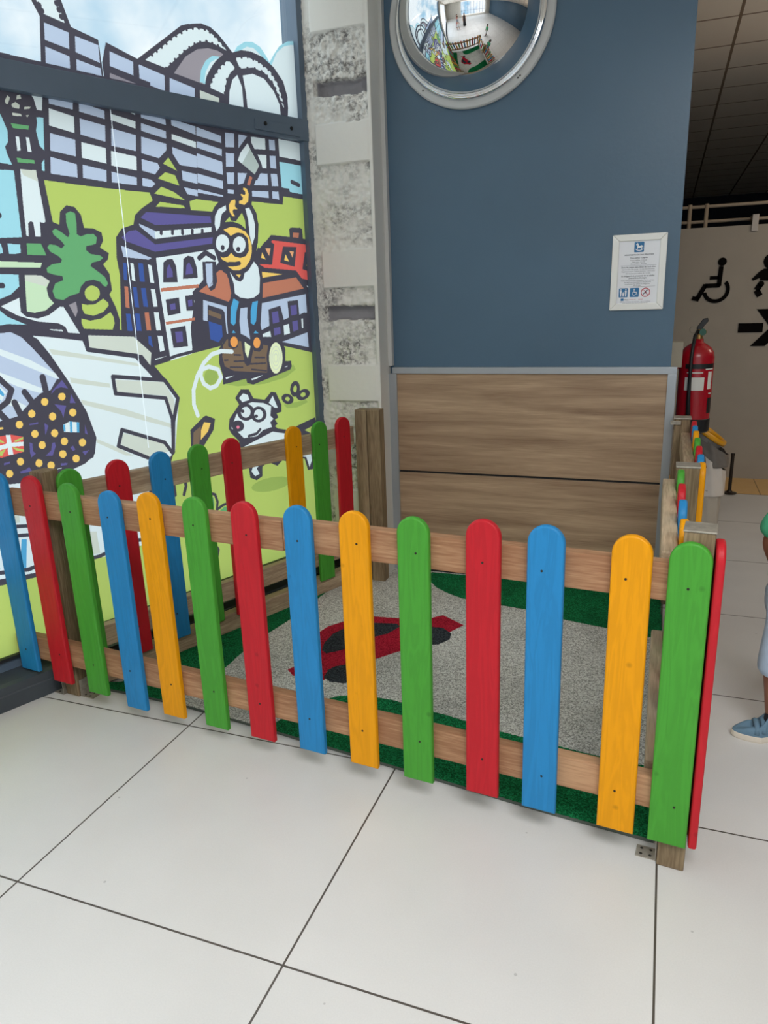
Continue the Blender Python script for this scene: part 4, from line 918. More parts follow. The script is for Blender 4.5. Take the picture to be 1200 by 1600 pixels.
# ================================================================== FENCES
PCOL = {'red': (192, 30, 42), 'green': (72, 156, 52), 'blue': (38, 132, 192), 'yellow': (232, 156, 0)}
def paint(c):
    nm = c + ' picket paint'
    if nm in MATS: return MATS[nm]
    m = mat(nm, srgb(*PCOL[c]), .45, spec=.28)
    t = m.node_tree; b = t.nodes['Principled BSDF']; N = t.nodes.new; L = t.links.new
    tcn = N('ShaderNodeTexCoord'); oi = N('ShaderNodeObjectInfo'); mu = N('ShaderNodeMath'); mu.operation = 'MULTIPLY'; mu.inputs[1].default_value = 9; L(oi.outputs['Random'], mu.inputs[0])
    va = N('ShaderNodeVectorMath'); va.operation = 'ADD'; L(tcn.outputs['Object'], va.inputs[0]); L(mu.outputs[0], va.inputs[1])
    mp = N('ShaderNodeMapping'); mp.inputs['Scale'].default_value = (1, 1, .09); L(va.outputs[0], mp.inputs['Vector'])
    n = N('ShaderNodeTexNoise'); n.inputs['Scale'].default_value = 26; n.inputs['Detail'].default_value = 3; n.inputs['Distortion'].default_value = 1; L(mp.outputs[0], n.inputs['Vector'])
    w = N('ShaderNodeMath'); w.operation = 'MULTIPLY'; w.inputs[1].default_value = 34; L(n.outputs['Fac'], w.inputs[0]); s = N('ShaderNodeMath'); s.operation = 'SINE'; L(w.outputs[0], s.inputs[0])
    bp = N('ShaderNodeBump'); bp.inputs['Strength'].default_value = .16; bp.inputs['Distance'].default_value = .001; L(s.outputs[0], bp.inputs['Height']); L(bp.outputs['Normal'], b.inputs['Normal'])
    mr = N('ShaderNodeMapRange'); mr.inputs['From Min'].default_value = -1; mr.inputs['To Min'].default_value = .93; mr.inputs['To Max'].default_value = 1.03; L(s.outputs[0], mr.inputs['Value'])
    vo = N('ShaderNodeTexVoronoi'); vo.inputs['Scale'].default_value = 9; L(va.outputs[0], vo.inputs['Vector']); lt = N('ShaderNodeMapRange'); lt.inputs['From Min'].default_value = .035; lt.inputs['From Max'].default_value = .09; lt.inputs['To Min'].default_value = .72; L(vo.outputs['Distance'], lt.inputs['Value'])
    m2 = N('ShaderNodeMath'); m2.operation = 'MULTIPLY'; L(mr.outputs[0], m2.inputs[0]); L(lt.outputs[0], m2.inputs[1])
    mm = N('ShaderNodeMix'); mm.data_type = 'RGBA'; mm.blend_type = 'MULTIPLY'; mm.inputs['Factor'].default_value = 1; mm.inputs[6].default_value = srgb(*PCOL[c]); L(m2.outputs[0], mm.inputs[7]); L(mm.outputs[2], b.inputs['Base Color'])
    return m
M_SCREW = mat('dull screw head', srgb(60, 56, 50), .5, .7)
M_RAIL = wood('pine rail', srgb(150, 108, 78), srgb(190, 150, 114), 'X', rings=.5)
M_RAILG = wood('weathered rail', srgb(150, 128, 104), srgb(200, 178, 148), 'X', rings=.5)
M_POST = wood('treated post', srgb(116, 98, 74), srgb(164, 144, 114), 'Z', rings=.5)
M_GALV = mat('galvanised steel', srgb(168, 162, 150), .45, .45, bump=.3, bscale=120, var=.2, vscale=60)
PW, PT = .096, .022
def picket_bm(h, w=PW, t=PT):
    bm = bmesh.new(); r = w/2
    pts = [(-r, 0), (r, 0)] + [(r*math.cos(a), h-r+r*math.sin(a)) for a in np.linspace(0, PI, 19)]
    prism(bm, pts, 0, t)
    ed = [e for e in bm.edges if abs(e.verts[0].co.y-e.verts[1].co.y) < 1e-6]
    bmesh.ops.bevel(bm, geom=ed, offset=.006, segments=3, profile=.5, affect='EDGES', clamp_overlap=True)
    for f in bm.faces: f.smooth = len(f.verts) == 4 and f.calc_area() < .002
    return bm
_pm = {}
def picket(parent, x, y, z0, z1, color, tilt=0.0, flip=False, screws=True):
    """x along the fence, front face at local y"""
    k = (round(z1-z0, 4), color)
    if k not in _pm:
        o = obj('picket', picket_bm(z1-z0), paint(color), parent); _pm[k] = o.data
    else:
        o = bpy.data.objects.new('picket', _pm[k]); COL.objects.link(o); o.parent = parent
    o.location = (x, y, z0); o.rotation_euler = (0, tilt, 0); o['label'] = color + ' picket with rounded top'
    if screws:
        for sx, sz in ((random.uniform(-.012, .012), .82-z0+random.uniform(-.01, .01)), (random.uniform(-.012, .012), .215-z0+random.uniform(-.01, .01))):
            bm = bmesh.new(); lathe(bm, [(0, -.0012), (.0032, -.001), (.0036, .0005), (0, .0006)], 10, axis='Y'); obj('screw', bm, M_SCREW, o, loc=(sx, 0 if not flip else PT, sz))
    return o
def rail(parent, x0, x1, y0, y1, z0, z1, m=None, bv=.005, slope=0): 
    bm = bbox(0, x1-x0, y0, y1, z0, z1, bv, 2); o = obj('rail', bm, m or M_RAIL, parent, loc=(x0, 0, 0)); return o
def post(parent, x0, x1, y0, y1, z0, z1, m=None):
    return obj('post', bbox(x0, x1, y0, y1, z0, z1, .004), m or M_POST, parent)
def bracket(parent, x0, x1, y, side=1):
    b_ = obj('post_bracket', bbox(x0, x1, y, y+.045, .0, .003, .0005), M_GALV, parent, label='perforated steel angle bracket')
    up_ = bbox(x0 if side < 0 else x1-.003, x0+.003 if side < 0 else x1, y, y+.045, .003, .07, .0004)
    o = obj('upright', up_, M_GALV, b_)
    for i in range(2):
        for j in range(2):
            bm = bmesh.new(); lathe(bm, [(0, .0045), (.003, .0042), (.0045, .003), (.0045, 0)], 8, c=(x0+.014+i*.024, y+.012+j*.022, 0)); obj('bolt', bm, M_SCREW, b_)
    return b_
# front fence: local +x runs along the fence to the right, origin at its right end
FA = -math.atan(.0884)
front = thing('picket_fence', 'long front picket fence in red, green, blue and yellow, nearest the viewer', 'fence', (.09, 1.755, 0), FA)
def fx(x): return (x-.09)/math.cos(FA)
seq = [(-2.305, 'blue', .115, .93), (-2.128, 'red', .095, .93), (-1.942, 'green', .086, .917), (-1.75, 'blue', .066, .905), (-1.573, 'yellow', .076, .914), (-1.381, 'green', .077, .915), (-1.188, 'red', .08, .917), (-.993, 'blue', .084, .922), (-.803, 'yellow', .083, .923), (-.618, 'green', .082, .924), (-.416, 'red', .092, .937), (-.249, 'blue', .09, .938), (-.04, 'yellow', .091, .935), (.092, 'green', .089, .931)]
for x, c, a, b in seq: picket(front, fx(x), 0, a, b, c)
rail(front, fx(-2.30), fx(-1.06), .0225, .062, .764, .862); rail(front, fx(-1.059), fx(.068), .0225, .062, .770, .868)
rail(front, fx(-2.41), fx(-.245), .0225, .062, .162, .258); rail(front, fx(-.243), fx(.068), .0225, .062, .172, .268)
post(front, fx(.071), fx(.14), .0225, .094, 0, .952)
obj('post_cap', bbox(fx(.069), fx(.142), .02, .096, .952, .957, .0015), M_GALV, front)
post(front, fx(-2.195), fx(-2.125), .063, .135, 0, .93)
bracket(front, fx(.015), fx(.069), .035)
for x0, x1, yy, sd in ((-2.27, -2.197, .05, 1), (-2.123, -2.06, .07, -1)): bracket(front, fx(x0), fx(x1), yy, sd)
# left fence along the window
LA = math.atan2(1.332, .547); L0 = Vector((-2.063, 2.086, 0))
left = thing('picket_fence', 'picket fence along the mural window, seen in shade behind the front fence', 'fence', L0, LA)
lx = [0, .195, .384, .568, .741, 1.105, 1.275, 1.437]; lc = ['green', 'red', 'blue', 'green', 'red', 'yellow', 'green', 'red']
for x, c in zip(lx, lc): picket(left, x, 0, .09, .93, c)
rail(left, -.03, 1.53, .0225, .06, .770, .868, M_RAILG); rail(left, .02, 1.55, .0225, .06, .17, .262, M_RAILG); rail(left, .03, 1.52, .0225, .075, .012, .10, M_RAILG)
rail(left, .25, 1.50, .062, .10, .165, .20, M_RAILG)
pL = thing('wooden_post', 'double dark wooden post against the white block pillar', 'post', (-1.425, 3.5, 0), 0)
obj('post', bbox(-.066, -.002, -.0, .068, .0, .955, .004), M_POST, pL); obj('post', bbox(.002, .072, .0, .07, .0, .957, .004), M_POST, pL)
# right fence, near part: pickets outside, rails inside
RA = math.atan2(1.9, .02)
right = thing('picket_fence', 'right side picket fence seen edge on behind the green corner picket', 'fence', (.0, 0, 0), 0)
def rrail(par, x0, x1, y0, y1, z0, z1, m=M_RAILG):
    bm = bbox(0, y1-y0, 0, x1-x0, z0, z1, .007, 3); o = obj('rail', bm, m, par); o.rotation_euler = (0, 0, PI/2); o.location = (x1, y0, 0); return o
def rpicket(par, x, y, z0, z1, c): o = picket(par, 0, 0, z0, z1, c); o.rotation_euler = (0, 0, PI/2); o.location = (x, y, z0); return o
rrail(right, .026, .068, 1.86, 2.66, .772, .870); rrail(right, .026, .068, 1.86, 2.72, .172, .266)
for y, c in ((1.955, 'yellow'), (2.150, 'blue'), (2.340, 'red'), (2.535, 'green')): rpicket(right, .0905, y, .09, .93, c)
obj('post', bbox(.066, .139, 2.585, 2.655, 0, .925, .004), M_POST, right); obj('post_cap', bbox(.064, .141, 2.583, 2.657, .925, .931, .0015), M_GALV, right)
rp_ = rpicket(front, 0, 0, .09, .93, 'red')
rp_.location = (fx(.162), .058, .09); rp_.rotation_euler = (0, 0, PI/2-FA)
# gate: pickets outside
gate = thing('picket_gate', 'small picket gate at the far end, beside the laminate panel', 'gate', (0, 0, 0), 0)
rrail(gate, .098, .138, 2.665, 3.60, .772, .868); rrail(gate, .098, .138, 2.665, 3.60, .172, .266)
for y, c in ((2.665, 'yellow'), (2.80, 'blue'), (2.957, 'red'), (3.13, 'green'), (3.29, 'yellow'), (3.42, 'blue'), (3.545, 'red')): rpicket(gate, .160, y, .09, .93, c)
gp = thing('wooden_post', 'wooden post with steel cap between gate and laminate panel', 'post', (.095, 3.66, 0), 0)
obj('post', bbox(-.027, .04, -.045, .025, 0, .925, .004), M_POST, gp); obj('post_cap', bbox(-.032, .045, -.05, .03, .925, .931, .0015), M_GALV, gp)
obj('latch', bbox(-.045, .0, -.0535, -.0505, .900, .918, .001), M_GALV, gp)

# ================================================================== CONVEX MIRROR
MX, MZ, MR = -.932, 2.737, .389
t = thing('convex_mirror', 'large round convex safety mirror mounted high on the blue wall', 'mirror', (MX, 3.75, MZ))
bm = bmesh.new(); lathe(bm, [(0, 0), (MR-.004, 0), (MR, -.004), (MR, -.018), (MR-.006, -.024), (MR-.040, -.026), (MR-.044, -.022), (MR-.05, -.01), (0, -.01)], 96, axis='Y')
obj('backing_ring', bm, mat('pale grey plastic', srgb(196, 198, 198), .35), t, smooth=False)
M_CHROME = mat('chrome', srgb(225, 228, 232), .07, 1.0)
bm = bmesh.new(); lathe(bm, [(MR-.038, -.022), (MR-.034, -.034), (MR-.040, -.044), (MR-.052, -.046), (MR-.058, -.036), (MR-.058, -.02)], 96, axis='Y'); obj('chrome_rim', bm, M_CHROME, t, smooth=True)
rd = MR-.050; ang = math.radians(80); SR = rd/math.sin(ang); prof = []
for k in range(41):
    a = ang*(1-k/40); prof.append((SR*math.sin(a) if k < 40 else 0, -.03-(SR*math.cos(a)-SR*math.cos(ang))))
bm = bmesh.new(); lathe(bm, prof, 96, axis='Y'); obj('mirror_dome', bm, mat('mirror silver', (.86, .88, .9, 1), .012, 1.0), t, smooth=True)
for a in (-52, -50, -128):
    a = math.radians(a); bm = bmesh.new(); blob(bm, ((MR-.022)*math.cos(a), -.026, (MR-.022)*math.sin(a)), .004, sub=1); obj('screw', bm, M_SCREW, t)

# ================================================================== FRAMED NOTICE
SW, SH = .238, .335
t = thing('framed_notice', 'white snap frame with a printed play area notice on the blue wall', 'sign', (-.138, 3.75, 1.415))
t.rotation_euler = (0, math.radians(0.0), 0)
M_FRW = mat('silver white frame', srgb(236, 236, 232), .3, .05)
for nm, pts in (('b', [(-SW/2, 0), (SW/2, 0), (SW/2-.030, .030), (-SW/2+.030, .030)]), ('t', [(-SW/2, SH), (-SW/2+.030, SH-.030), (SW/2-.030, SH-.030), (SW/2, SH)]), ('l', [(-SW/2, 0), (-SW/2+.030, .030), (-SW/2+.030, SH-.030), (-SW/2, SH)]), ('r', [(SW/2, 0), (SW/2, SH), (SW/2-.030, SH-.030), (SW/2-.030, .030)])):
    bm = bmesh.new(); prism(bm, pts, -.014, -.0005); bevel(bm, .004, 3); obj('frame_rail', bm, M_FRW, t)
bm = bbox(-SW/2+.028, SW/2-.028, -.006, -.001, .028, SH-.028, 0); pg = obj('poster', bm, mat('poster paper', srgb(236, 238, 244), .4), t)
M_INK = mat('notice ink', srgb(60, 66, 84), .6); M_BLU = mat('notice blue', srgb(34, 112, 166), .5); M_REDN = mat('notice red', srgb(190, 60, 80), .5); M_PAP = mat('notice white', srgb(235, 238, 242), .5)
def line(s, x, z, h, m=M_INK, bold=False, w=None):
    b_ = text_bm(s, h*1.35, bold)
    xs = [v.co.x for v in b_.verts]; wd_ = max(xs)-min(xs); k = min(1, w/wd_) if w else 1; cx_ = (max(xs)+min(xs))/2
    for v in b_.verts: v.co = Vector(((v.co.x-cx_)*k+x, -.0066, v.co.y+z))
    return obj('lettering', b_, m, pg)
W_ = .178
line('AEROPUERTO DE SAN SEBASTIAN', 0, .242, .0062, bold=True, w=.142); line('Zona p\u00fablica - Llegadas', 0, .229, .006, bold=True, w=.09)
line('Eremu publikoa - Iritsierak', 0, .219, .005, w=.075); line('Public area - Arrivals', 0, .211, .005, w=.06); line('Zone publique - Arriv\u00e9es', 0, .203, .005, w=.075)
line('Zona de juegos para ni\u00f1os de 1 a 6 a\u00f1os', 0, .188, .0068, bold=True, w=.16); line('Haurrentzako jolas gunea, 1-6 urte bitartekoentzat', 0, .179, .0052, w=.155); line('Playground area for children between 1 and 6 years', 0, .170, .0052, w=.158); line('Aire de jeux pour enfants de 1 \u00e0 6 ans', 0, .161, .0052, w=.125)
line('Es obligatoria la presencia de un adulto', 0, .149, .0068, bold=True, w=.155); line('junto al \u00e1rea de juegos', 0, .140, .0064, bold=True, w=.092)
line('Heldu baten presentzia nahitaezkoa da jolas gunean', 0, .130, .0052, w=.162); line('An adult must be present in the play area', 0, .122, .0052, w=.14); line('La pr\u00e9sence d\u2019un adulte est obligatoire', 0, .114, .0052, w=.15); line('aire de jeux', 0, .107, .005, w=.05)
for z in (.198, .104):
    obj('rule', bbox(-.078, .078, -.0067, -.0062, z, z+.0008, 0), M_INK, pg)
def plate(bm, x0, x1, z0, z1, y0=-.0068): 
    r = .003; pts = []
    for cx_, cz_, a0 in ((x1-r, z1-r, 0), (x0+r, z1-r, 90), (x0+r, z0+r, 180), (x1-r, z0+r, 270)): pts += [(cx_+r*math.cos(math.radians(a0+k*30)), cz_+r*math.sin(math.radians(a0+k*30))) for k in range(4)]
    prism(bm, pts, y0, -.0062)
def shp(bm, polys, y=-.0072):
    for p in polys: prism(bm, p, y, -.0066)
def circ(cx_, cz_, r, n=14): return [(cx_+r*math.cos(2*PI*k/n), cz_+r*math.sin(2*PI*k/n)) for k in range(n)]
bm = bmesh.new(); plate(bm, -.022, .020, .256, .300); q = obj('icon_tile', bm, M_BLU, pg, label='blue rocking horse symbol')
bm = bmesh.new(); shp(bm, [[(-.009, .2745), (.010, .2745), (.0125, .279), (.012, .284), (.008, .286), (.002, .283), (-.003, .284), (-.006, .279)], [(-.003, .284), (-.006, .293), (-.0095, .2965), (-.010, .2935), (-.0155, .2895), (-.0145, .2865), (-.0095, .288), (-.010, .281), (-.009, .2745)], [(.011, .284), (.015, .283), (.0165, .275), (.014, .276), (.0125, .280)], [(-.0095, .275), (-.006, .275), (-.009, .2655), (-.012, .2655)], [(.007, .275), (.0105, .275), (.013, .2655), (.010, .2655)], [(-.018, .270), (-.016, .271), (-.010, .2662), (0, .2645), (.010, .2662), (.016, .271), (.018, .270), (.011, .2635), (0, .2615), (-.011, .2635)]]); obj('symbol', bm, M_PAP, q)
bm = bmesh.new(); plate(bm, -.080, -.040, .058, .099); q = obj('icon_tile', bm, M_BLU, pg, label='blue family symbol')
bm = bmesh.new(); shp(bm, [s for cx_, h in ((-.071, .030), (-.049, .030), (-.060, .018)) for s in (circ(cx_, .062+h, .0028 if h > .02 else .002), [(cx_-.0045, .062+h*.82), (cx_+.0045, .062+h*.82), (cx_+.003, .062+h*.4), (cx_+.002, .062), (cx_-.002, .062), (cx_-.003, .062+h*.4)])]); obj('symbol', bm, M_PAP, q)
bm = bmesh.new(); plate(bm, -.031, .009, .058, .099); q = obj('icon_tile', bm, M_BLU, pg, label='blue wheelchair symbol')
bm = bmesh.new(); rg = [(-.012+.009*math.cos(a), .074+.009*math.sin(a)) for a in np.linspace(2.2, 6.2, 14)]; rg2 = [(-.012+.0068*math.cos(a), .074+.0068*math.sin(a)) for a in np.linspace(6.2, 2.2, 14)]
shp(bm, [circ(-.012, .093, .003)] + [[rg[i], rg[i+1], rg2[12-i], rg2[13-i]] for i in range(13)] + [[(-.0135, .09), (-.0105, .09), (-.0105, .079), (-.0135, .079)], [(-.0135, .081), (-.001, .081), (-.001, .078), (-.0135, .078)], [(-.003, .08), (-.0005, .08), (.004, .066), (.001, .066)]]); obj('symbol', bm, M_PAP, q)
bm = bmesh.new(); c1 = circ(.038, .078, .0205, 28); c2_ = circ(.038, .078, .017, 28)
for i in range(28): prism(bm, [c1[i], c1[(i+1) % 28], c2_[(i+1) % 28], c2_[i]], -.0074, -.0062)
prism(bm, [(.0245, .0935), (.0265, .0935), (.0525, .0635), (.0505, .0625)], -.0076, -.0062); q = obj('icon_ring', bm, M_REDN, pg, label='red no eating symbol')
bm = bmesh.new(); shp(bm, [[(.026, .068), (.028, .066), (.048, .088), (.044, .091)], [(.046, .066), (.049, .068), (.034, .086), (.030, .088)], [(.032, .073), (.042, .073), (.044, .078), (.034, .080)]], -.0070); obj('symbol', bm, M_INK, q)
obj('logo_tile', bbox(-.070, -.057, -.0068, -.0062, .042, .053, 0), M_BLU, pg); line('Aena', -.045, .044, .0064, bold=True, w=.02); line('participa en', -.018, .045, .005, w=.03, m=M_REDN); line('unicef', .018, .045, .0056, w=.024, m=M_REDN)
for i, s_ in enumerate(('Vigile a los menores en todo momento y respete el mobiliario', 'Zaindu adingabeak uneoro eta errespetatu altzariak', 'Please keep the play area clean and supervise children')): line(s_, -.006, .036-i*.0062, .004, w=.135)

# ================================================================== EXTINGUISHER
EX, EY = .163, 4.2
t = thing('fire_extinguisher', 'red fire extinguisher with black hose behind the laminate panel', 'fire extinguisher', (EX, EY, .80))
RE = .083
M_RED = mat('extinguisher red', srgb(168, 12, 30), .25, spec=.5); M_BLK = mat('black rubber', srgb(20, 20, 22), .45); M_BRASS = mat('brass', srgb(190, 150, 90), .3, .9); M_LBL = mat('label paper', srgb(222, 220, 214), .5)
bm = bmesh.new(); lathe(bm, [(0, .02), (RE, .02), (RE+.0015, .035), (RE+.0015, .36), (RE-.004, .385), (RE-.018, .408), (RE-.04, .425), (.026, .434), (.024, .452), (0, .452)], 40); obj('cylinder_body', bm, M_RED, t, smooth=True)
bm = bmesh.new(); lathe(bm, [(0, -.03), (RE-.006, -.03), (RE+.004, -.022), (RE+.004, .042), (RE, .046), (0, .046)], 40); obj('base_skirt', bm, M_BLK, t)
bm = bmesh.new(); lathe(bm, [(0, .45), (.02, .45), (.02, .475), (.014, .48), (.014, .50), (0, .50)], 20); tube(bm, [(.0, 0, .487), (.035, -.01, .487)], .009); vv = obj('valve', bm, M_BRASS, t)
bm = bmesh.new(); bmesh.ops.create_cone(bm, cap_ends=True, segments=20, radius1=.017, radius2=.017, depth=.014, matrix=Matrix.Translation((.016, -.03, .487)) @ Matrix.Rotation(PI/2, 4, 'X')); obj('pressure_gauge', bm, mat('gauge green', srgb(30, 90, 70), .4), vv)
bm = bmesh.new(); prism(bm, [(-.012, .497), (.012, .497), (.020, .515), (.040, .540), (.036, .556), (.014, .552), (.0, .53), (-.012, .512)], -.010, .010); bevel(bm, .002, 1); obj('lever', bm, M_BLK, t)
bm = bmesh.new(); tube(bm, [(-.03+.017*math.cos(a), -.012, .50+.017*math.sin(a)) for a in np.linspace(0, 2*PI, 20)], .0016, 6); obj('safety_pin', bm, mat('steel wire', srgb(150, 145, 130), .3, .9), t)
bm = bmesh.new(); tube(bm, [(-.006, -.02, .492), (-.02, -.05, .47), (-.026, -.082, .42), (-.03, -RE-.012, .36), (-.03, -RE-.012, .25), (-.028, -RE-.012, .14), (-.024, -RE-.011, .07)], [.0085]*5+[.010, .0115], 12); obj('hose', bm, M_BLK, t)
bm = bmesh.new(); lathe(bm, [(0, -.006), (.011, -.006), (.011, .006), (0, .006)], 14, c=(-.024, -RE-.012, .062), axis='Z'); obj('hose_nozzle', bm, M_BRASS, t)
def band(z0, z1, a0, a1, r, m, nm, par):
    bm = bmesh.new(); n = 14; A_ = []
    for k in range(n+1):
        a = math.radians(a0+(a1-a0)*k/n); A_.append((bm.verts.new((r*math.cos(a), r*math.sin(a), z0)), bm.verts.new((r*math.cos(a), r*math.sin(a), z1))))
    for a, b in zip(A_, A_[1:]): bm.faces.new((a[0], b[0], b[1], a[1]))
    return obj(nm, bm, m, par, smooth=True)
body_ = [o for o in t.children if o.name.startswith('cylinder_body')][0]
band(.305, .330, -130, -20, RE+.0022, M_BLK, 'strap', t); band(.195, .262, -128, -62, RE+.0022, M_LBL, 'label', t); band(.20, .29, -48, -30, RE+.0022, M_LBL, 'label', t); band(.075, .155, -42, -14, RE+.0022, M_BLK, 'label', t)
for a, b, c_ in ((-122, -68, .283), (-60, -26, .30), (-40, -25, .175)): band(c_, c_+.006, a, b, RE+.0025, M_LBL, 'label', t)
obj('wall_bracket', bbox(-.128, -.085, -.03, .03, .30, .36, .002), M_RED, t)
bm = bmesh.new(); box(bm, .0345, .088, 4.05, 4.12, 1.12, 1.245); q = obj('junction_box', bm, mat('beige plastic', srgb(170, 160, 140), .5)); tag(q, 'small beige box on the blue wall end, left of the extinguisher', 'box')

# ================================================================== LITTER BIN (bag stand)
BX, BY = .315, 4.9
t = thing('bag_stand_bin', 'litter bin bag stand with yellow lid hoop and translucent bag', 'litter bin', (BX, BY, 0), 0)
M_YEL = mat('yellow plastic', srgb(226, 160, 20), .35); M_STL = mat('dark steel tube', srgb(60, 52, 46), .35, .7)
bm = bmesh.new(); lathe(bm, [(0, 0), (.09, 0), (.092, .006), (.03, .014), (0, .016)], 24, c=(-.06, .02, 0)); obj('foot', bm, M_STL, t)
bm = bmesh.new(); tube(bm, [(-.10, .11, .005), (-.12, .12, .30), (-.13, .06, .74)], .011); obj('pole', bm, M_STL, t)
tl = Matrix.Translation((-.035, 0, .635)) @ Matrix.Rotation(math.radians(35), 4, 'Y')
bm = bmesh.new(); bmesh.ops.transform(bm, matrix=tl, verts=[v for f in lathe(bm, [(.105, -.002), (.128, -.002), (.132, .012), (.126, .028), (.105, .026), (.102, .01), (.105, -.002)], 40) for v in f.verts] and list(bm.verts)); obj('lid_hoop', bm, M_YEL, t, smooth=True)
bm = bmesh.new(); lathe(bm, [(0, -.03), (.118, -.03), (.118, -.004), (0, .002)], 40); bmesh.ops.transform(bm, matrix=tl, verts=list(bm.verts)); obj('lid', bm, mat('bin lid grey', srgb(120, 116, 112), .4), t)
bag = bpy.data.materials.new('translucent bag'); bag.use_nodes = True; tt = bag.node_tree; b = tt.nodes['Principled BSDF']; b.inputs['Base Color'].default_value = srgb(206, 196, 180); b.inputs['Roughness'].default_value = .3; b.inputs['Alpha'].default_value = .82
def bagmesh(z0, z1, r0, r1, nm, m, sag=0):
    bm = bmesh.new(); n = 48; rows = []
    for j in range(22):
        k = j/21; z = z0+(z1-z0)*k; rr = []
        for i in range(n):
            a = 2*PI*i/n; r = r0+(r1-r0)*k; r *= 1+.05*math.sin(a*9+k*2)*(.4+k*.6)+.03*noise.noise((math.cos(a)*3, math.sin(a)*3, k*4))
            rr.append(bm.verts.new((-.02+.02*(1-k)+r*math.cos(a), r*math.sin(a), z - (.09*math.cos(a)*k if sag else 0))))
        rows.append(rr)
    for a, b in zip(rows, rows[1:]):
        for i in range(n): bm.faces.new((a[i], a[(i+1) % n], b[(i+1) % n], b[i]))
    bm.faces.new(rows[0][::-1]); return obj(nm, bm, m, t, smooth=True)
bagmesh(.018, .30, .078, .098, 'bag', bag); bagmesh(.255, .50, .100, .112, 'bag_cuff', mat('white bag film', srgb(225, 216, 206), .35), 1); bagmesh(.44, .60, .108, .118, 'bag_top', mat('grey bag film', srgb(118, 112, 106), .3), 1)

bm = bmesh.new(); lathe(bm, [(0, .0025), (.05, .0025), (.052, .008), (.022, .014), (.013, .03), (.012, .29), (.015, .295), (.015, .31), (0, .312)], 24, c=(.535, 5.93, 0)); q = obj('floor_post', bm, M_STL); tag(q, 'short dark metal post on a round foot behind the litter bin', 'post')

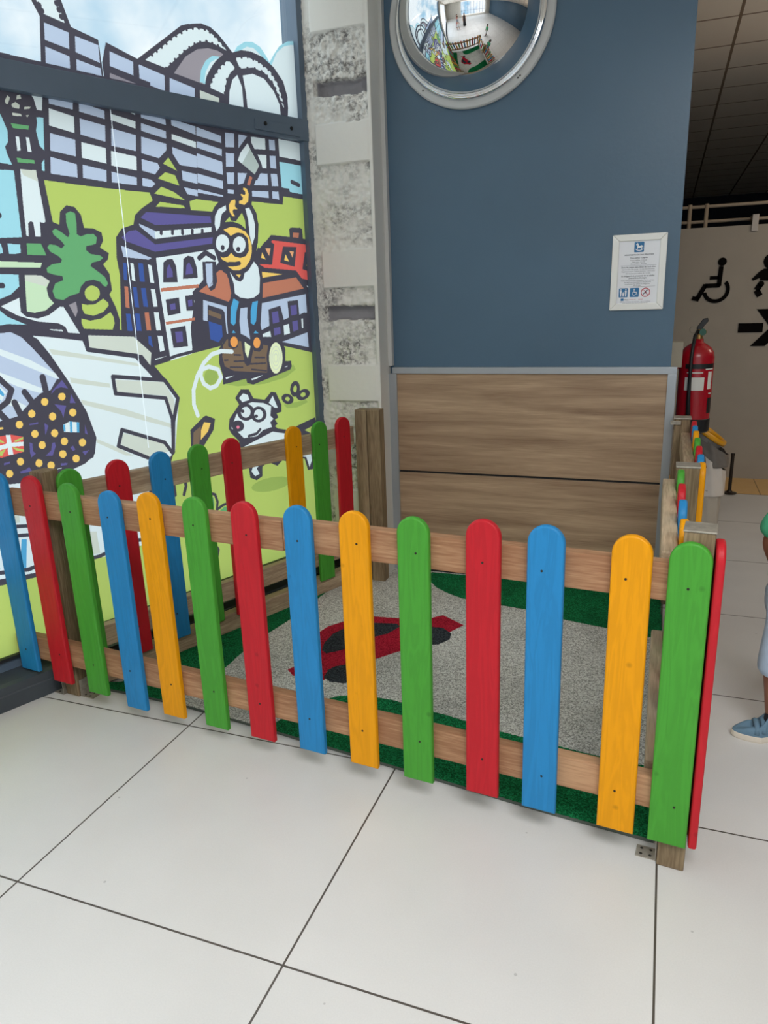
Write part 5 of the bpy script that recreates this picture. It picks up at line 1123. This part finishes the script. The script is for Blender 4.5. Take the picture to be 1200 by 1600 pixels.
# ================================================================== PEOPLE
def skin_obj(name, pts, edges, m, parent, root=0, sub=2):
    me = bpy.data.meshes.new(name); me.from_pydata([p[0] for p in pts], edges, []); o = bpy.data.objects.new(name, me); COL.objects.link(o); o.parent = parent
    if m: me.materials.append(m)
    md = o.modifiers.new('skin', 'SKIN'); md.use_smooth_shade = True; md.branch_smoothing = .3
    sv = me.skin_vertices[0].data
    for i, p in enumerate(pts): sv[i].radius = p[1] if isinstance(p[1], tuple) else (p[1], p[1]); sv[i].use_root = (i == root)
    s = o.modifiers.new('sub', 'SUBSURF'); s.levels = sub; s.render_levels = sub
    return o
def skin_tone(n, c): return mat('skin ' + n, srgb(*c), .5, spec=.35, var=.04, vscale=14)
def person(label, loc, rotz, H, clothes, skin, hair, pose='stand', long_hair=False, group=None):
    """figure facing local -Y; all joints written for a body of height 1 and scaled by H"""
    t = thing('person', label, 'person', loc, rotz, group)
    kid = H < 1.3
    hip = .46 if kid else .5; sh = .79 if kid else .815; hr = .075 if kid else .062
    sp = {'stand': (0, 0), 'walk': (.11, -.10), 'step': (-.15, .035)}[pose]
    J = {}; P = []; Ed = []
    def add(n, p, r, to=None):
        J[n] = len(P); P.append((tuple(c*H for c in p), r*H if not isinstance(r, tuple) else (r[0]*H, r[1]*H)))
        if to: Ed.append((J[to], J[n]))
    add('pelvis', (0, 0, hip+.03), (.085, .065)); add('waist', (0, -.004, hip+.12), (.075, .056), 'pelvis'); add('chest', (0, 0, sh-.10), (.088, .062), 'waist'); add('neck0', (0, .008, sh+.005), (.05, .04), 'chest')
    add('neck', (0, .004, sh+.03), .030, 'neck0'); add('skull0', (0, -.008, sh+.058), .032, 'neck')
    for s, nm in ((-1, 'l'), (1, 'r')):
        dy = sp[0] if s < 0 else sp[1]
        add('hip'+nm, (s*.045, 0, hip-.01), .058, 'pelvis'); add('knee'+nm, (s*.05, -dy*.55-.012, hip*.56), .037, 'hip'+nm); add('calf'+nm, (s*.05, -dy*.65, hip*.40), .034, 'knee'+nm)
        add('ank'+nm, (s*.05, -dy*.8+.01, .055), .021, 'calf'+nm); add('heel'+nm, (s*.05, -dy*.8+.012, .03), .022, 'ank'+nm); add('toe'+nm, (s*.056, -dy*.8-.050, .02), .013, 'heel'+nm)
        ay = -dy*.8
        add('sh'+nm, (s*.095, 0, sh-.025), .034, 'chest'); st = pose == 'step'; ey, wy = (-.050, .0) if st else (-ay*.25, -.05); add('elb'+nm, (s*.118, ey, sh-.175), .026, 'sh'+nm); add('wr'+nm, (s*.122, wy, sh-.30), .018, 'elb'+nm)
        hy = .012 if st else -.062; add('palm'+nm, (s*.122, hy, sh-.335), .017, 'wr'+nm)
    body = skin_obj('body', P, Ed, skin, t)
    # fingers: five short chains per hand, part of the skin colour
    for s in (-1, 1):
        c = Vector((s*.122, .012 if pose == 'step' else -.062, sh-.335))*H
        bm = bmesh.new(); blob(bm, c+Vector((0, 0, -.008))*H, (.012*H, .022*H, .026*H), sub=2)
        for k in range(4):
            L_ = (.034, .040, .038, .030)[k]; y = (-.016+.0105*k)
            a = c+Vector((0, y, -.026))*H; b_ = a+Vector((-s*.003, -.003, -L_*.55))*H; e = b_+Vector((-s*.010, -.004, -L_*.45))*H
            tube(bm, [a, b_, e], [.0062*H, .0056*H, .0042*H], 8)
        a = c+Vector((-s*.004, -.018, -.004))*H; tube(bm, [a, a+Vector((-s*.008, -.016, -.014))*H, a+Vector((-s*.010, -.020, -.032))*H], [.0075*H, .0065*H, .005*H], 8)
        obj('hand', bm, skin, t, smooth=True)
    # head
    hz = sh+.125 if kid else sh+.10; hc = Vector((0, -.012, hz))*H
    bm = bmesh.new(); q = bmesh.ops.create_uvsphere(bm, u_segments=32, v_segments=24, radius=1)
    for v in bm.verts:
        x, y, z = v.co
        w = 1-.24*max(0, -z)**1.4; yy = y
        if z < 0 and y < 0: yy = y*(1-.10*z*z)
        nz = math.exp(-((x/.16)**2+((z+.12)/.22)**2))*(.20 if y < 0 else 0)
        eye = sum(math.exp(-(((x-sx)/.2)**2+((z-.08)/.13)**2)) for sx in (-.36, .36))*(.07 if y < 0 else 0)
        v.co = Vector((x*.80*w, yy*.92-nz+eye, z*1.08))*hr*H + hc
    for sx in (-1, 1): blob(bm, hc+Vector((sx*hr*.80*H, .01*H, -.02*hr*H)), (.010*H, .018*H, .022*H), sub=2)
    hd = obj('head', bm, skin, t, smooth=True)
    bm = bmesh.new(); 
    for sx in (-.36, .36): blob(bm, hc+Vector((sx*.80*hr*H, -.80*hr*H, .07*hr*H)), (.14*hr*H, .08*hr*H, .10*hr*H), sub=2)
    obj('eyes', bm, mat('eye white', srgb(225, 220, 212), .25), hd, smooth=True)
    bm = bmesh.new()
    for sx in (-.36, .36): blob(bm, hc+Vector((sx*.80*hr*H, -.872*hr*H, .07*hr*H)), (.06*hr*H, .03*hr*H, .065*hr*H), sub=1)
    obj('pupils', bm, mat('pupil', srgb(30, 22, 18), .2), hd, smooth=True)
    bm = bmesh.new(); blob(bm, hc+Vector((0, -.86*hr*H, -.48*hr*H)), (.24*hr*H, .05*hr*H, .055*hr*H), sub=2); obj('mouth', bm, mat('lips', srgb(150, 84, 74), .4), hd, smooth=True)
    bm = bmesh.new(); bmesh.ops.create_uvsphere(bm, u_segments=32, v_segments=24, radius=1)
    kill = [v for v in bm.verts if (v.co.z < .28 and v.co.y < -.15) or v.co.z < (-.9 if long_hair else -.45)]
    bmesh.ops.delete(bm, geom=kill, context='VERTS')
    for v in bm.verts:
        x, y, z = v.co; k = 1.09+.02*noise.noise(v.co*7)
        v.co = Vector((x*.84*k, y*.96*k+.03, z*1.12*k))*hr*H+hc
        if long_hair and z < .1: v.co.z -= (.1-z)*.9*hr*H
    hb = obj('hair', bm, mat('hair ' + '%d' % (hair[0]), srgb(*hair), .6), hd, smooth=True); so = hb.modifiers.new('thick', 'SOLIDIFY'); so.thickness = .006*H
    # clothes: inflated sleeves and legs as their own skins
    if 'dress' in clothes:
        m = mat('cloth ' + str(clothes['dress']), srgb(*clothes['dress']), .8); bm = bmesh.new()
        lathe(bm, [(.045*H, (sh+.015)*H), (.10*H, (sh-.02)*H), (.098*H, (sh-.12)*H), (.088*H, (hip+.13)*H), (.108*H, hip*H), (.125*H, hip*.5*H), (.14*H, .08*H)], 32)
        for v in bm.verts: v.co.y *= .75
        o = obj('dress', bm, m, t, smooth=True); so = o.modifiers.new('thick', 'SOLIDIFY'); so.thickness = .006
    else:
        m = mat('cloth ' + str(clothes['shirt']), srgb(*clothes['shirt']), .85, bump=.3, bscale=90, var=.06, vscale=30)
        sl = clothes.get('sleeve', .09)
        pts = [((0, 0, (hip+.015)*H), (.10*H, .080*H)), ((0, -.006*H, (hip+.12)*H), (.094*H, .074*H)), ((0, 0, (sh-.10)*H), (.100*H, .076*H)), ((0, .006*H, (sh+.002)*H), (.058*H, .048*H))]; ed = [(0, 1), (1, 2), (2, 3)]
        for s in (-1, 1):
            ay = -(sp[0] if s < 0 else sp[1])*.8
            i = len(pts); pts += [((s*.098*H, 0, (sh-.022)*H), .048*H), ((s*.120*H, -ay*.15*H if pose != 'step' else -.052*H, (sh-sl-.05)*H), .054*H)]; ed += [(2, i), (i, i+1)]
        skin_obj('shirt', pts, ed, m, t)
        m = mat('cloth ' + str(clothes['legs']), srgb(*clothes['legs']), .85, bump=.4, bscale=50, var=.08, vscale=24)
        pts = [((0, .002*H, (hip+.02)*H), (.088*H, .070*H)), ((0, .002*H, (hip+.075)*H), (.092*H, .072*H))]; ed = [(0, 1)]; hem = clothes.get('hem', .08)
        for s in (-1, 1):
            dy = sp[0] if s < 0 else sp[1]; zk = hip*.56
            i = len(pts); pts += [((s*.046*H, 0, (hip-.02)*H), .072*H), ((s*.052*H, (-dy*.5-.008)*H, max(zk, hem+.04)*H), .064*H), ((s*.053*H, (-dy*.66)*H, hem*H), .060*H)]; ed += [(0, i), (i, i+1), (i+1, i+2)]
        skin_obj('shorts' if hem > .15 else 'trousers', pts, ed, m, t)
    # shoes
    sm = mat('shoe ' + str(clothes['shoe']), srgb(*clothes['shoe']), .75, bump=.25, bscale=160); so_ = mat('shoe sole', srgb(226, 216, 200), .6)
    for s in (-1, 1):
        dy = sp[0] if s < 0 else sp[1]; cx_, cy_ = s*.053*H, (-dy*.8-.024)*H; L_ = .082*H; Wd = .036*H
        sh_ = [(Wd*(.82 if math.sin(a) > 0 else 1.02)*math.cos(a)*(1-.10*abs(math.sin(a))), L_*math.sin(a)) for a in np.linspace(0, 2*PI, 33)[:-1]]
        e_ = bpy.data.objects.new('shoe', None); COL.objects.link(e_); e_.parent = t; e_.location = (cx_, cy_, 0); e_.empty_display_size = .05
        bm = bmesh.new(); rows = []
        for k, (sc_, z) in enumerate(((.97, 0), (1.03, .006), (1.03, .020), (1.0, .022))): rows.append([bm.verts.new((x*sc_, y*sc_, z*H)) for x, y in sh_])
        for a, b in zip(rows, rows[1:]):
            for i in range(32): bm.faces.new((a[i], a[(i+1) % 32], b[(i+1) % 32], b[i]))
        bm.faces.new(rows[0][::-1]); bm.faces.new(rows[-1]); obj('sole', bm, so_, e_, smooth=False)
        bm = bmesh.new(); rows = []
        for k in range(9):
            kk = k/8; rr = []
            for x, y in sh_:
                top = .022 + (.030 if y < -L_*.25 else .030+.045*min(1, (y+L_*.25)/(L_*.55)))*1.0
                top -= .018*max(0, (-y/L_-.55))/.45
                shrink = 1-.10*kk**2-(.42*kk**3 if y < 0 else .30*kk**2)
                rr.append(bm.verts.new((x*shrink, (y*shrink + (L_*.18*kk**3 if y < 0 else L_*.10*kk**2)), (.020+(top-.020)*math.sin(kk*PI/2))*H)))
            rows.append(rr)
        for a, b in zip(rows, rows[1:]):
            for i in range(32): bm.faces.new((a[i], a[(i+1) % 32], b[(i+1) % 32], b[i]))
        bm.faces.new(rows[-1]); obj('upper', bm, sm, e_, smooth=True)
        for k in range(2):
            bm = bmesh.new(); y0 = -.012*H-k*.020*H+.018*H
            tube(bm, [(x_*H, y0, (.030+.034*math.sqrt(max(0, 1-(x_/.034)**2))-.006*k)*H) for x_ in np.linspace(-.0335, .0335, 9)], .0085*H, 8); 
            for v in bm.verts: v.co.z = v.co.z
            obj('strap', bm, sm, e_, smooth=True)
        bm = bmesh.new(); tube(bm, [(0, .038*H, .060*H), (0, .036*H, .098*H)], [.031*H, .026*H], 14); obj('sock', bm, mat('dark sock', srgb(36, 34, 40), .9), e_, smooth=True)
    return t
SK_CHILD = skin_tone('brown', (150, 100, 78)); SK_LIGHT = skin_tone('light', (205, 160, 135))
child = person('small child in green shirt, light blue shorts and blue shoes beyond the fence', (.447, 2.57, 0), -PI/2+math.radians(5), 1.06, {'shirt': (80, 190, 145), 'legs': (186, 206, 228), 'shoe': (104, 136, 158), 'hem': .225, 'sleeve': .115}, SK_CHILD, (34, 26, 24), 'step')
person('child in a bright green top and pale shorts, seen only in the convex mirror', (1.15, 1.15, 0), -PI/2, 1.12, {'shirt': (40, 170, 110), 'legs': (200, 205, 210), 'shoe': (80, 90, 110), 'hem': .225, 'sleeve': .05}, SK_CHILD, (34, 26, 24), 'walk')
person('woman in a long black dress, seen only in the convex mirror', (-.75, -1.5, 0), PI, 1.66, {'dress': (26, 26, 30), 'shoe': (40, 36, 36)}, SK_LIGHT, (60, 40, 30), 'stand', True)
person('person in red top and red trousers walking, seen only in the convex mirror', (-1.75, -1.35, 0), PI/2, 1.68, {'shirt': (190, 40, 60), 'legs': (150, 40, 56), 'shoe': (60, 50, 50)}, SK_LIGHT, (50, 36, 30), 'walk', True)
person('person in grey top and white shorts, seen only in the convex mirror', (-1.6, -.75, 0), PI/2+.3, 1.6, {'shirt': (130, 136, 144), 'legs': (214, 214, 212), 'shoe': (220, 220, 220), 'hem': .25}, SK_LIGHT, (60, 46, 36), 'walk')
